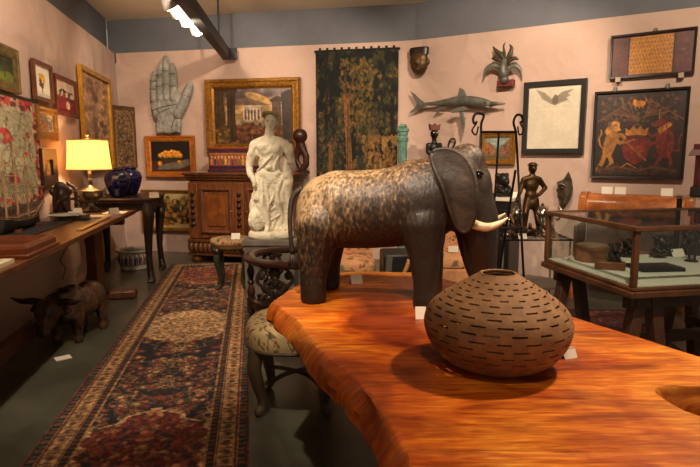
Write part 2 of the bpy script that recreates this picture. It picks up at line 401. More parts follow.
# leafy picture behind side table
c = Cv(84, 64, (190, 164, 110)); c.nz(.15, 4, 4, 3)
c.spot(90, .2, .25, .9, .85, .075, [(40, 44, 30), (58, 60, 44), (30, 34, 26), (80, 78, 60)], .85); c.spot(40, .1, .2, .95, .9, .05, [(186, 116, 30), (206, 150, 60), (160, 92, 24)], .9); c.spot(40, .05, .1, .98, .5, .03, [(60, 64, 36), (120, 110, 50)], .8)
picture('botanical_picture', 'cream picture of dark leaves and orange flowers, hung low behind the side table', 'picture', WA, (140, 190, 231, 192, 190, 231), GOLD, .05, c, depth=.04)
# verdure tapestry
c = Cv(190, 240, (26, 26, 20)); n1 = fbm(190, 240, 14, 18, 5, 4); n2 = fbm(190, 240, 30, 34, 8, 4)
c.mix((52, 50, 26), (n1-.5)*9); c.mix((104, 76, 34), (n2-.62)*10*(c.V > .08)); c.mix((12, 14, 12), (n2 < .42)*.6); c.mix((16, 20, 18), (n1 < .42)*.7)
c.spot(340, .3, .06, .7, .5, .011, [(110, 80, 36), (70, 62, 30)], .75); c.spot(160, .5, .4, .9, .6, .011, [(96, 70, 34), (60, 56, 30)], .6); c.spot(420, .58, .55, .98, .95, .012, [(126, 88, 42), (96, 66, 34), (140, 104, 52)], .8); c.spot(260, .03, .5, .34, .88, .011, [(100, 72, 38), (44, 50, 34)], .7)
c.po([(.36, 1), (.38, .7), (.35, .4), (.34, .28), (.42, .28), (.42, .45), (.45, .7), (.46, 1)], (116, 78, 40)); c.ln([(.38, .3), (.3, .18)], .01, (84, 58, 32)); c.ln([(.4, .3), (.48, .15), (.6, .1)], .008, (84, 58, 32))
c.po([(.15, .92), (.16, .6), (.2, .6), (.22, .92)], (110, 76, 42)); c.ln([(.05, .8), (.32, .8)], .008, (130, 96, 52), .8)
c.ln([(.39, 1), (.4, .35)], .005, (60, 40, 24)); c.ln([(.43, 1), (.42, .5)], .004, (60, 40, 24))
c.spot(120, .45, .7, .62, .98, .015, [(104, 72, 40), (40, 44, 34)], .8); c.re(0, 0, 1, .012, (14, 14, 14)); c.nz(.3, 60, 70, 4, 2)
q, zb, W, H = onwall(WA, (316.5, 51, 205, 399, 48, 205))
t = thing('verdure_tapestry', 'large dark green and gold forest tapestry hung flat in the middle of the back wall', 'tapestry', WA.pt(q, zb, .05), WA.ang)
o = panel('woven_panel', c, W, H, CLOTH, t, thick=.01)
b = MB(); b.tube([(-W/2-.02, .02, H-.01), (W/2+.02, .02, H-.01)], .012, 8); obj('hanging_rod', b, BLK, t)
for i in range(11):
    x = -W/2+.06+i*(W-.12)/10; obj('hanging_tab', MB().box((x, .003, H+.006), (.03, .022, .04)), mat('tab_cloth', (40, 30, 22), .9), t, bevel=.003)
# eagle document
c = Cv(90, 120, (206, 194, 170)); c.nz(.06, 4, 4, 3)
for i in range(13):
    y = .4+i*.038
    for j in range(9):
        if c.rs.rand() < .8: c.ln([(.1+j*.09, y), (.1+j*.09+.03+.04*c.rs.rand(), y)], .0028, (200, 186, 160), .5)
c.ln([(.12, .33), (.28, .325), (.44, .33), (.6, .325), (.78, .33)], .004, (176, 160, 134), .6)
c.po([(.26, .1), (.34, .16), (.45, .22), (.52, .18), (.66, .1), (.86, .07), (.74, .14), (.8, .16), (.72, .2), (.76, .23), (.64, .27), (.56, .3), (.46, .3), (.38, .26), (.3, .18)], (134, 122, 100), .95); c.po([(.14, .05), (.3, .1), (.44, .2), (.48, .26), (.36, .25), (.26, .2), (.22, .14)], (140, 128, 106), .9)
c.po([(.46, .2), (.5, .14), (.56, .16), (.58, .24), (.52, .32), (.45, .27)], (100, 90, 72), .9)
for i in range(6): c.ln([(.52, .22), (.62+i*.035, .12+i*.03)], .003, (110, 98, 78), .6)
c.nz(.04, 30, 40, 7)
picture('framed_document', 'black framed parchment document headed by a spread eagle, left of the royal arms', 'document', WB, (524, 81, 152, 587, 79.5, 155), BLK, .055, c, depth=.05, cmat=PAPER, steps=1)
# townscape
c = Cv(70, 60, (120, 140, 132)); c.re(0, .7, 1, 1, (96, 84, 56)); c.el(.5, .2, .4, .15, (150, 160, 144), .7)
c.po([(0, .25), (.16, .2), (.34, .4), (.42, .62), (.4, .75), (0, .85)], (146, 92, 60)); c.po([(1, .1), (.86, .16), (.7, .36), (.6, .5), (.58, .7), (1, .9)], (128, 84, 62)); c.re(.42, .45, .58, .7, (110, 104, 84))
for i in range(14): c.re(c.rs.rand()*.3, .4+c.rs.rand()*.3, 0, 0, (60, 40, 30)); c.el(.72+c.rs.rand()*.24, .35+c.rs.rand()*.4, .018, .03, (60, 38, 30)); c.el(.03+c.rs.rand()*.26, .4+c.rs.rand()*.35, .018, .03, (70, 42, 30))
c.nz(.25, 10, 10, 2)
picture('townscape_painting', 'small gilt framed painting of a street between houses, behind the iron easel', 'painting', WB, (479.5, 131, 163, 515, 133, 166), GOLD, .065, c, depth=.05)
# royal arms
c = Cv(200, 190, (42, 30, 22)); c.nz(.3, 6, 6, 3)
R_, G_ = (104, 26, 20), (162, 104, 40)
c.spot(420, .06, .05, .94, .4, .015, [(96, 62, 34), (70, 30, 24), (88, 74, 40), (50, 40, 28), (64, 26, 22)], .8)
for sx in (-1, 1):
    for k in range(7):
        a = .12+k*.055; c.ln([(.5+sx*.05, .3), (.5+sx*(a*.6+.05), .12+.02*k), (.5+sx*(a+.08), .16+.035*k), (.5+sx*(a+.03), .24+.02*k)], .006, [(120, 84, 40), (96, 40, 30)][k % 2], .8)
c.el(.49, .14, .07, .035, (184, 112, 34)); c.el(.44, .115, .022, .025, (196, 124, 40)); c.ln([(.54, .14), (.57, .1), (.55, .08)], .006, (184, 112, 34))
for x in (.45, .49, .53): c.ln([(x, .15), (x, .19)], .006, (184, 112, 34))
c.el(.48, .49, .13, .035, G_); c.po([(.36, .48), (.35, .42), (.4, .45), (.44, .4), (.48, .44), (.52, .4), (.56, .45), (.61, .42), (.6, .48)], G_); c.el(.48, .52, .1, .015, (90, 30, 20))
c.po([(.34, .54), (.62, .54), (.64, .66), (.6, .78), (.48, .86), (.36, .78), (.33, .66)], R_); c.el(.48, .7, .14, .11, (110, 34, 24), .8); c.ln([(.36, .58), (.6, .8)], .012, (126, 82, 34)); c.ln([(.34, .6), (.46, .56)], .01, G_); c.el(.52, .68, .05, .04, (128, 60, 30), .8)
L = (158, 104, 44)   # lion, rampant
c.po([(.12, .62), (.15, .52), (.2, .44), (.26, .44), (.28, .52), (.26, .62), (.22, .72), (.2, .78), (.13, .76), (.1, .7)], L)
c.el(.19, .58, .075, .14, L, 1, .25); c.spot(26, .15, .36, .26, .52, .03, [(176, 118, 50), (140, 88, 36), (188, 130, 62)], .9); c.el(.25, .425, .04, .03, (182, 128, 60)); c.el(.285, .44, .018, .014, (182, 128, 60)); c.el(.26, .415, .006, .006, (40, 26, 18)); c.po([(.19, .4), (.2, .36), (.225, .385)], (160, 104, 44)); c.ln([(.25, .5), (.31, .5), (.35, .54)], .024, L); c.ln([(.25, .56), (.3, .6), (.33, .58)], .022, L)
c.ln([(.13, .74), (.1, .84), (.06, .92), (.1, .93)], .03, L); c.ln([(.19, .76), (.22, .84), (.18, .9), (.23, .92)], .028, L); c.ln([(.12, .68), (.07, .62), (.05, .54), (.08, .48), (.07, .44)], .011, (160, 100, 40))
for i in range(16): c.ln([(.13+c.rs.rand()*.12, .46+c.rs.rand()*.26), (.15+c.rs.rand()*.1, .5+c.rs.rand()*.22)], .003, (110, 62, 26), .7)
U = (106, 34, 30)    # unicorn, rampant
c.po([(.84, .4), (.78, .38), (.72, .42), (.7, .52), (.7, .62), (.72, .7), (.76, .78), (.86, .78), (.9, .66), (.88, .5)], U); c.po([(.72, .44), (.7, .36), (.75, .3), (.8, .32), (.82, .44)], U)
c.el(.8, .6, .09, .16, U); c.el(.715, .37, .035, .03, (118, 40, 34), 1, .5); c.el(.685, .4, .02, .018, (118, 40, 34)); c.ln([(.76, .3), (.82, .36), (.85, .46)], .02, (80, 28, 26)); c.ln([(.71, .5), (.65, .52), (.61, .49)], .02, U); c.ln([(.72, .58), (.65, .62), (.62, .58)], .018, U); c.ln([(.76, .76), (.72, .86), (.76, .92)], .024, U); c.ln([(.86, .76), (.88, .86), (.84, .92)], .022, U); c.ln([(.88, .68), (.95, .7), (.94, .56), (.97, .5)], .01, (100, 30, 26))
c.po([(.7, .44), (.84, .36), (.86, .4), (.74, .5)], (170, 112, 40)); c.ln([(.72, .32), (.72, .22)], .007, (150, 100, 50)); c.ln([(.8, .4), (.84, .56), (.8, .7)], .006, (70, 18, 16), .8)
c.spot(80, .06, .86, .94, .97, .022, [(60, 46, 26), (74, 34, 22), (40, 34, 22)], .8); c.ln([(.06, .93), (.3, .88), (.5, .93), (.7, .88), (.94, .93)], .014, (84, 52, 28)); c.ln([(.32, .9), (.4, .84), (.5, .9)], .006, G_)
for i in range(70):
    x, y = .7+c.rs.rand()*.2, .34+c.rs.rand()*.42; c.ln([(x, y), (x+.03*(c.rs.rand()-.5), y+.03)], .0035, [(150, 60, 44), (70, 20, 20)][i % 2], .6)
for i in range(60):
    x, y = .36+c.rs.rand()*.26, .55+c.rs.rand()*.26; c.ln([(x, y), (x+.04*(c.rs.rand()-.5), y+.04*(c.rs.rand()-.5))], .004, [(140, 92, 44), (66, 20, 18), (130, 50, 36)][i % 3], .6)
for i in range(90):
    x = .04+c.rs.rand()*.92; y = .38+c.rs.rand()*.56; c.ln([(x, y), (x+.03*(c.rs.rand()-.5), y+.05*(c.rs.rand()-.5))], .003, [(92, 62, 34), (60, 40, 26)][i % 2], .5)
c.re(0, 0, 1, .02, (20, 14, 12)); c.re(0, .98, 1, 1, (20, 14, 12)); c.re(0, 0, .02, 1, (20, 14, 12)); c.re(.98, 0, 1, 1, (20, 14, 12)); c.nz(.3, 24, 24, 8, 3)
t, W, H = picture('royal_arms_panel', 'dark square painted coat of arms with gold lion and red unicorn', 'painting', WB, (595, 92, 178, 691, 86, 179.5), EBONY, .022, c, depth=.045, steps=1)
for x in (-W*.28, W*.27): obj('hanging_bracket', MB().box((x, -.02, H+.015), (.03, .05, .05)), PEWTER, t, bevel=.004)
# tooled leather panel
c = Cv(150, 72, (88, 44, 36)); c.nz(.25, 5, 5, 3); c.re(.22, .04, .76, .96, (182, 122, 40))
for j in range(9):
    for i in range(14):
        x, y = .24+i*.039+(j % 2)*.0195, .1+j*.1
        if x < .75: c.el(x, y, .012, .035, (136, 76, 30), .7); c.ln([(x-.012, y+.05), (x, y+.01), (x+.012, y+.05)], .006, (176, 118, 40), .8)
c.ln([(.215, 0), (.215, 1)], .018, (26, 14, 12)); c.ln([(.765, 0), (.765, 1)], .018, (26, 14, 12)); c.ln([(.79, 0), (.79, 1)], .008, (40, 18, 14)); c.el(.1, .45, .02, .03, (116, 74, 46), .8); c.el(.88, .45, .02, .03, (116, 74, 46), .8); c.nz(.2, 40, 20, 6)
t, W, H = picture('leather_screen_panel', 'wide dark leather panel with gold diapered centre hung high above the coat of arms', 'panel', WB, (611, 36, 78.5, 698, 26, 73), EBONY, .02, c, depth=.05, steps=1)
for x in (-W*.38, W*.36): obj('hanging_bracket', MB().box((x, -.03, -.014), (.05, .06, .05)), mat('clear_bracket', (170, 150, 130), .4), t, bevel=.004)
obj('top_loop', MB().tube([(.0, 0, H), (.01, -.01, H+.03), (.03, -.01, H+.03), (.04, 0, H)], .005), IRON, t)
# ---- left wall
c = Cv(60, 60, (40, 52, 22)); c.re(0, .5, 1, 1, (104, 112, 40)); c.re(0, 0, 1, .15, (70, 84, 60)); c.spot(90, 0, 0, 1, .55, .09, [(28, 40, 16), (50, 62, 28), (20, 30, 14)], .8); c.re(.55, .45, .75, .62, (70, 58, 40)); c.ln([(.6, .5), (.62, .8)], .03, (40, 34, 24)); c.nz(.3, 9, 9, 3)
picture('landscape_painting', 'green landscape in a wide bronze frame, nearest picture high on the left wall', 'painting', WL, (-14, 36, 87.5, 19, 49.5, 92), mat('old_gilt', (132, 110, 60), .5, .4, c2=(84, 70, 40), sc=20, bump=.3), .085, c, depth=.035)
c = Cv(56, 84, (226, 218, 196)); c.spot(22, .36, .28, .64, .46, .04, [(214, 168, 40), (196, 140, 30)], .9); c.spot(18, .4, .48, .62, .68, .04, [(120, 40, 34), (80, 40, 28)], .85); c.ln([(.5, .6), (.5, .82)], .02, (100, 80, 50))
picture('flower_print', 'narrow brown framed print of yellow and red flowers on white', 'picture', WL, (34, 58, 99.5, 52.5, 66.5, 102.5), BWOOD, .035, c, depth=.035, steps=1)
c = Cv(60, 66, (206, 186, 160)); c.nz(.1, 4, 4, 3); c.re(0, .5, 1, 1, (132, 26, 28)); c.re(.2, .3, .9, .36, (120, 90, 70)); c.spot(34, .08, .3, .92, .62, .05, [(60, 40, 34), (150, 30, 30), (220, 200, 180), (40, 34, 30)], .9); c.el(.62, .75, .1, .13, (216, 196, 172)); c.el(.2, .7, .08, .14, (96, 40, 34)); c.nz(.2, 8, 8, 3)
picture('red_figures_painting', 'red framed painting of small figures in red on a pale ground', 'painting', WL, (55, 74, 114, 76.5, 81, 118.5), mat('red_lacquer', (112, 48, 30), .45, c2=(80, 30, 20), sc=12), .045, c, depth=.03, steps=1)
c = Cv(70, 160, (166, 126, 90)); c.nz(.5, 6, 14, 3, 4); c.spot(90, 0, 0, 1, 1, .03, [(96, 66, 44), (156, 120, 76), (110, 70, 44), (80, 60, 44)], .6); c.nz(.3, 14, 30, 5, 3)
picture('abstract_painting', 'tall brown panel painting in a bright gold frame, behind the lamp', 'painting', WL, (81, 65, 168, 110.5, 79, 170), mat('bright_gold', (204, 150, 40), .35, .5, c2=(170, 116, 30), sc=14), .05, c, depth=.045, steps=1)
c = Cv(60, 60, (150, 130, 92)); c.nz(.4, 5, 5, 3); c.spot(50, .1, .2, .9, .9, .07, [(196, 176, 140), (90, 80, 70), (170, 130, 70), (80, 90, 100), (150, 70, 50)], .8)
picture('gilt_figure_painting', 'small square gilt framed painting of pale figures, beside the floral tapestry', 'painting', WL, (37.8, 104, 138.5, 57.5, 108.5, 142), GOLD, .075, c, depth=.035)
c = Cv(40, 60, (150, 104, 60)); c.re(.15, .1, .85, .9, (196, 150, 90)); c.el(.5, .4, .16, .1, (150, 106, 60)); c.po([(.35, .5), (.65, .5), (.7, .8), (.3, .8)], (160, 116, 68)); c.nz(.2, 6, 8, 3)
picture('relief_plaque', 'small dark wooden frame around a tan relief, under the gilt figure painting', 'plaque', WL, (42, 148.5, 187, 56.5, 149, 186), DWOOD, .1, c, depth=.04, steps=1)
c = Cv(130, 150, (168, 158, 124)); c.nz(.15, 4, 4, 3); n = fbm(130, 150, 26, 30, 6, 3)
c.mix((134, 122, 90), (n-.58)*6)
RD = [(166, 34, 34), (190, 64, 50), (150, 30, 36), (120, 100, 60)]
for (x, y, r) in ((.6, .36, .07), (.64, .74, .055), (.3, .3, .06), (.36, .7, .07), (.84, .34, .025), (.8, .52, .025), (.2, .5, .05), (.45, .5, .03)):
    c.spot(16, x-r*.7, y-r*.7, x+r*.7, y+r*.7, r*.35, RD[:3], .8); c.el(x, y, r*.35, r*.35, (186, 96, 74))
for i in range(26):
    x, y = .08+c.rs.rand()*.84, .14+c.rs.rand()*.7; c.ln([(x, y), (x+.05*(c.rs.rand()-.5), y+.08), (x+.1*(c.rs.rand()-.5), y+.16)], .005, (96, 74, 46), .8)
    c.el(x, y, .025, .012, (116, 86, 50), .8, c.rs.rand()*3)
c.re(0, 0, 1, .1, (150, 44, 40)); c.re(0, .9, 1, 1, (150, 44, 40)); c.re(.93, 0, 1, 1, (150, 50, 44)); c.re(0, 0, .07, 1, (150, 50, 44))
c.spot(240, 0, 0, 1, .1, .02, [(190, 60, 54), (196, 170, 130), (90, 30, 30)], .8); c.spot(240, 0, .9, 1, 1, .02, [(190, 60, 54), (196, 170, 130), (90, 30, 30)], .8); c.spot(200, .93, 0, 1, 1, .02, [(190, 60, 54), (196, 170, 130), (90, 30, 30)], .8)
c.re(0, 0, 1, .02, (70, 66, 54)); c.re(.985, 0, 1, 1, (84, 78, 60)); c.re(0, .97, 1, 1, (84, 78, 60)); c.nz(.2, 60, 60, 4, 2)
q, zb, W, H = onwall(WL, (-70, 76, 213, 37.3, 101, 214), .025)
t = thing('floral_tapestry', 'red bordered cream floral tapestry hung on the left wall above the model ship', 'tapestry', WL.pt(q, zb, .02), WL.ang)
panel('woven_panel', c, W, H, CLOTH, t, thick=.012)
obj('hanging_rod', MB().tube([(-W/2, .004, H+.004), (W/2+.01, .004, H+.004)], .012), BLK, t)
# carved arched panel across the far left corner
c = Cv(60, 170, (84, 62, 42)); c.nz(.3, 5, 12, 3); c.spot(420, .1, .06, .9, .98, .014, [(126, 96, 60), (150, 116, 72), (50, 38, 28), (104, 76, 44)], .8)
c.ln([(.1, 1), (.1, .35), (.2, .14), (.5, .06), (.8, .14), (.9, .35), (.9, 1)], .012, (126, 92, 52)); c.re(0, 0, .04, 1, (48, 34, 24)); c.re(.96, 0, 1, 1, (90, 66, 38))
pA, pB = Vector((-3.27, 7.74, 0)), Vector((-3.15, 8.19, 0)); dd = pB-pA; zt, zb = at(126, 107, 8.0).z, at(126, 167, 8.0).z
t = thing('carved_arch_panel', 'tall dark carved wooden panel with arched foliage, hung in the far left corner', 'panel', ((pA+pB)/2+Vector((0, 0, zb))), math.atan2(dd.y, dd.x)-.2)
Wp = dd.length*.8
panel('carved_face', c, Wp, zt-zb, artmat('carved_paint', .5, 1.0, 60), t, thick=.02)
obj('frame', MB().rings(Wp+.02, zt-zb+.02, [(0, .025), (0, -.006), (.018, -.006), (.018, .025)], -.01), BWOOD, t)
# carved hand plaque on the back wall
q0, z0 = WA.hit(172, 134)
def A_(px, py): q, z = WA.hit(px, py); return q-q0, z-z0
t = thing('carved_hand', 'large grey carved open hand with raised thumb hanging on the back wall', 'sculpture', WA.pt(q0, z0, .05), WA.ang)
def hp(px, py, y=-.05): x, z = A_(px+3, py); return Vector((x, y, z))
k = .0145
HM = mat('grey_carved_wood', (160, 158, 148), .75, .0, c2=(116, 114, 106), sc=12, bump=.9, bsc=40)
b = MB()
for (x, y, rx, rz) in ((163, 108, 13, 17), (170, 108, 13, 17), (168.5, 121, 13.5, 14), (160, 101, 8, 12), (176, 103, 8, 12)): b.sph(hp(x, y, -.03), (rx*k, .055, rz*k))
b.box(hp(169, 128.5, -.03), (25*k, .09, 9*k))
pm = blob('palm', b, HM, t, .016, 2)
from mathutils import noise as mn
def relief(p): return .008*math.sin(p.x*70+3*mn.noise(p*9))*mn.noise(Vector((p.x*11, 0, p.z*11)))*2
displace(pm, relief)
for pts, r in (([(155, 100), (154.6, 90), (154.8, 82), (155.5, 75)], 3.9), ([(161.2, 99), (161, 87), (161.2, 76), (161.8, 67)], 4.0), ([(167.6, 99), (167.4, 85), (167, 72), (166.4, 60)], 4.0), ([(174, 99), (174.2, 87), (173.8, 75), (172.6, 67)], 3.9), ([(178, 115), (183, 106), (186.8, 96), (190, 87)], 4.6)):
    b = MB().chain([hp(*p, -.045) for p in pts], [r*k*1.02, r*k, r*k*.97, r*k*.82]); f = blob('finger' if r != 4.6 else 'thumb', b, HM, t, .012, 1)
    for q_ in (1, 2):
        x, y = pts[q_]; dx = 3.2 if r != 4.6 else 3.4
        obj('knuckle_crease', MB().tube([hp(x-dx, y+(1.5 if r == 4.6 else 0)*-1, -.085), hp(x, y+.6, -.107), hp(x+dx, y+(1.5 if r == 4.6 else 0), -.085)], .005, 6), mat('groove_grey', (84, 78, 70), .8), f)
for P_ in ([(153, 112), (163, 108), (178, 105)], [(158, 127), (160, 115), (171, 109)], [(173, 128), (177, 118), (181, 110)]): obj('palm_crease', MB().tube(cat([hp(x, y, -.086-.004*(i == 1)) for i, (x, y) in enumerate(P_)], 4), .005, 6), MC['groove_grey'], pm)
# ------------------------------------------------------------------ price cards
CARDN = []
def card(loc, rz, label, w=.075, h=.05, kind='tent', tilt=0):
    b = MB()
    if kind == 'tent':
        a = math.radians(26); ht = h*math.cos(a); d = h*math.sin(a)
        b.add([(-w/2, -d, 0), (w/2, -d, 0), (w/2, 0, ht), (-w/2, 0, ht), (w/2, d, 0), (-w/2, d, 0)], [])
        t_ = .0018
        for s in (-1, 1):
            p = [Vector((-w/2, s*d, 0)), Vector((w/2, s*d, 0)), Vector((w/2, 0, ht)), Vector((-w/2, 0, ht))]; k = len(b.v)
            b.add(p+[q-Vector((0, s*t_, 0)) for q in p], [(0, 1, 2, 3), (7, 6, 5, 4), (0, 4, 5, 1), (1, 5, 6, 2), (2, 6, 7, 3), (3, 7, 4, 0)])
    elif kind == 'flat': b.box((0, 0, .0015), (w, h, .003))
    else: b.box((0, 0, h/2), (w, .003, h), rot=Euler((-.25, 0, 0)))
    o = obj('price_card', b, WHITE, None, 0); tag(o, label, 'card', 'white price cards', loc, rz)
    if tilt: o.rotation_euler = (0, tilt, rz)
    return o
def turned(b, x, y, z0, z1, r=.03, n=3):
    H = z1-z0; pr = [(.7, 0), (1.0, .03), (.6, .08), (.85, .12), (1.15, .22), (.95, .32), (.6, .42), (1.0, .46), (1.0, .5), (.6, .54), (.8, .62), (1.1, .74), (.8, .84), (.55, .9), (1, .94), (1, 1)]
    b.lathe([(r*a, z0+H*k) for a, k in pr], (x, y, 0), 14); return b
# ------------------------------------------------------------------ long table on the left
TZ = .85; ta = math.radians(10.2)
org = Vector((-2.215, 5.55, 0)); fw = Vector((math.cos(ta+PI/2), math.sin(ta+PI/2), 0)); rt = Vector((math.cos(ta), math.sin(ta), 0))
t = thing('trestle_table', 'long brown wooden trestle table running along the left wall', 'table', (0, 0, 0))
def TP(a, d, z): return org-fw*a-rt*d+Vector((0, 0, z))   # a along towards the camera, d towards the wall
b = MB(); cs = [TP(-.22, 0, 0), TP(4.9, 0, 0), TP(4.9, .66, 0), TP(-.22, .66, 0)]
b.add([p+Vector((0, 0, TZ-.04)) for p in cs]+[p+Vector((0, 0, TZ)) for p in cs], [(3, 2, 1, 0), (4, 5, 6, 7), (0, 1, 5, 4), (1, 2, 6, 5), (2, 3, 7, 6), (3, 0, 4, 7)])
TW = mat('table_top_wood', (112, 64, 30), .28, c2=(74, 40, 20), sc=5, st=(8, 1, 1), bump=.06)
obj('tabletop', b, TW, t, bevel=.006)
for a in (.16, 4.3):
    b = MB().beam(TP(a, .33, .05), TP(a, .33, TZ-.04), .17, .1); obj('post', b, mat('trestle_brown', (116, 66, 34), .4, c2=(84, 46, 24), sc=6), t, bevel=.008)
    b = MB().beam(TP(a, -.04, .045), TP(a, .62, .045), .14, .085); obj('foot', b, BWOOD, t, bevel=.02)
    b = MB().beam(TP(a, .04, TZ-.075), TP(a, .6, TZ-.075), .09, .07); obj('crosspiece', b, BWOOD, t, bevel=.01)
obj('stretcher', MB().beam(TP(.1, .42, .14), TP(4.35, .42, .14), .06, .11), mat('red_brown_wood', (84, 40, 24), .45), t, bevel=.006)
# things on it
def tb(px, py, z=TZ): return atz(px, py, z)
# model ship
s0 = TP(1.32, .53, TZ)
t = thing('model_ship', 'dark hulled model sailing ship with bare masts on the long table', 'model ship', s0, ta+PI/2)
b = MB(); L = .76
secs = []
for i in range(13):
    u = i/12; x = -.5*L+u*L; w_ = .075*math.sin(PI*min(1, .12+u*.88))**.6*(1 if u < .8 else (1-u)/.2*.9+.1); zt = .075+.04*(2*u-1)**2; secs.append((x, w_, zt))
vs = []; fs = []
for x, w_, zt in secs: vs += [(x, -w_, zt), (x, -w_*.85, zt*.5), (x, -w_*.25, .012), (x, w_*.25, .012), (x, w_*.85, zt*.5), (x, w_, zt)]
for i in range(12):
    for j in range(6): k = (j+1) % 6; fs.append((i*6+j, i*6+k, (i+1)*6+k, (i+1)*6+j))
fs += [(0, 1, 2, 3, 4, 5), tuple(72+j for j in (5, 4, 3, 2, 1, 0))]
b.add(vs, fs); obj('hull', b, mat('ship_hull', (26, 26, 24), .4, c2=(50, 46, 38), sc=14), t)
b = MB(); b.tube([(-.37, -.055, .12), (0, -.076, .085), (.36, -.02, .12)], .006); b.tube([(-.37, .055, .12), (0, .076, .085), (.36, .02, .12)], .006); obj('rail', b, BWOOD, t)
MST = mat('mast_wood', (150, 116, 72), .6)
for x, h in ((-.24, .5), (-.04, .6), (.16, .54)):
    o = obj('mast', MB().tube([(x, 0, .07), (x, 0, .07+h)], [.009, .004], 8), MST, t)
    for f in (.45, .68, .88):
        obj('yard', MB().tube([(x, -.13*(1.4-f), .07+h*f), (x, .13*(1.4-f), .07+h*f)], .004, 6), MST, o)
obj('bowsprit', MB().tube([(.31, 0, .1), (.5, 0, .19)], [.008, .003], 8), MST, t)
b = MB()
for x, h in ((-.24, .5), (-.04, .6), (.16, .54)):
    for s in (-1, 1):
        for k in (-.06, 0, .06): b.tube([(x+k, s*.07, .09), (x, 0, .07+h*.8)], .001, 4)
b.tube([(.49, 0, .19), (.16, 0, .6)], .001, 4); b.tube([(.16, 0, .58), (-.04, 0, .64)], .001, 4); b.tube([(-.04, 0, .66), (-.24, 0, .56)], .001, 4)
o = obj('rigging', b, mat('rigging_line', (70, 56, 40), .8), t); o['kind'] = 'stuff'
for x in (-.2, .18): obj('cradle', MB().box((x, 0, .012), (.03, .16, .024)), BWOOD, t)
# black cloth
c0 = TP(1.75, .28, TZ)
o = obj('table_cloth', MB().box((0, 0, .003), (1.0, .3, .006)), mat('black_felt', (24, 24, 26), .95), None, 0); tag(o, 'black felt mat on the long table between ship and wooden tray', 'mat', None, TP(1.3, .47, TZ+.0), ta+PI/2)
for q in bpy.data.objects:
    if q.name.startswith('model_ship'): q.location.z += .006
# wooden tray / moulded panel
t = thing('wooden_tray', 'shallow moulded mahogany tray lying on the near part of the long table', 'tray', TP(2.4, .3, TZ), ta)
MAH = mat('mahogany', (112, 54, 24), .3, c2=(78, 34, 16), sc=6, st=(1, 7, 1))
b = MB(); W, D = .60, .5
b.box((0, 0, .012), (W, D, .024)); obj('base', b, MAH, t, bevel=.006)
b = MB(); st = len(b.v); b.rings(W-.03, D-.03, [(0, 0), (0, .03), (.012, .045), (.03, .05), (.045, .03), (.06, .0)], -(D-.03)/2)
b.v = [Vector((v.x, v.z, v.y+.024)) for v in b.v]; obj('moulded_rim', b, MAH, t, 30)
obj('inset_panel', MB().box((0, 0, .032), (W-.14, D-.14, .016)), mat('inset_mahogany', (92, 42, 20), .25, c2=(70, 30, 14), sc=5, st=(1, 6, 1)), t)
# framed picture lying flat
t = thing('flat_framed_picture', 'white framed red picture lying flat at the near end of the long table', 'picture', TP(2.92, .3, TZ), ta)
b = MB().rings(.52, .38, [(0, 0), (0, .02), (.035, .02), (.04, 0)], -.19); b.v = [Vector((v.x, v.z, v.y)) for v in b.v]; obj('frame', b, mat('cream_frame', (206, 190, 158), .5), t, 0)
c = Cv(40, 30, (150, 40, 30)); c.spot(20, .1, .1, .9, .9, .08, [(90, 30, 26), (180, 90, 60), (60, 30, 26)], .8); panel('picture', c, .45, .31, ART, t, thick=.004, y=.155, z0=-.012, flat=True)
t.children[-1].location = (0, -.155-0, .0); 
for ch in t.children:
    if ch.name.startswith('picture'): ch.location = (0, -.155, .163)
# plate, block, board, ashtray, papers
t = thing('porcelain_plate', 'wide pale porcelain dish on the middle of the long table', 'dish', tb(66, 219.5), 0)
obj('dish', MB().lathe([(r*.68, z*.8) for r, z in [(.08, 0), (.085, .012), (.17, .04), (.225, .05), (.23, .055), (.222, .057), (.165, .047), (.08, .02), (.0, .018)]], seg=40, cap=False), mat('pale_porcelain', (176, 176, 160), .25, c2=(128, 136, 132), sc=9, lo=.4, hi=.7), t)
o = obj('wood_block', MB().box((0, 0, .02), (.06, .05, .04)), mat('pale_wood', (196, 164, 112), .5), None, 0, bevel=.004); tag(o, 'small pale wooden block beside the mahogany tray on the long table', 'block', None, TP(2.02, .1, TZ), ta)
o = obj('wooden_rule', MB().box((0, 0, .006), (.05, .95, .012)), mat('yellow_wood', (168, 128, 66), .4, c2=(140, 100, 50), sc=6, st=(8, 1, 1)), None, 0, bevel=.003); tag(o, 'long flat yellowish wooden strip lying along the front edge of the table', 'ruler', None, TP(1.0, .09, TZ), ta+.03)
o = obj('glass_ashtray', MB().lathe([(.05, 0), (.06, .03), (.045, .032), (.04, .01), (0, .01)], seg=8, cap=False), mat('grey_glass', (150, 156, 160), .1, .3), None, 20); tag(o, 'small grey glass ashtray on the far part of the long table', 'ashtray', None, tb(84, 219.5)+Vector((0, 0, .015)))
o = obj('paper_sheet', MB().box((0, 0, .0015), (.2, .24, .003)), WHITE, None, 0); tag(o, 'flat white sheet of paper at the far right corner of the long table', 'paper', None, TP(.06, .14, TZ), ta)
o = obj('open_book', MB().box((0, 0, .008), (.3, .22, .012), rot=Euler((0, .0, 0))).box((0, 0, .003), (.32, .24, .006)), mat('cream_pages', (200, 178, 132), .7), None, 0); tag(o, 'cream open brochure on the table in front of the carved bookends', 'booklet', None, TP(.5, .26, TZ), ta)
card(TP(.16, .13, TZ+.003), ta+.6, 'folded white card on the paper at the far right corner of the long table', .09, .06)
card(TP(.34, .46, TZ+.0), ta+.3, 'folded white card before the left carved bookend on the long table', .06, .05)
card(TP(.17, .46, TZ+.0), ta+.3, 'white card between the two carved bookends on the long table', .08, .07)
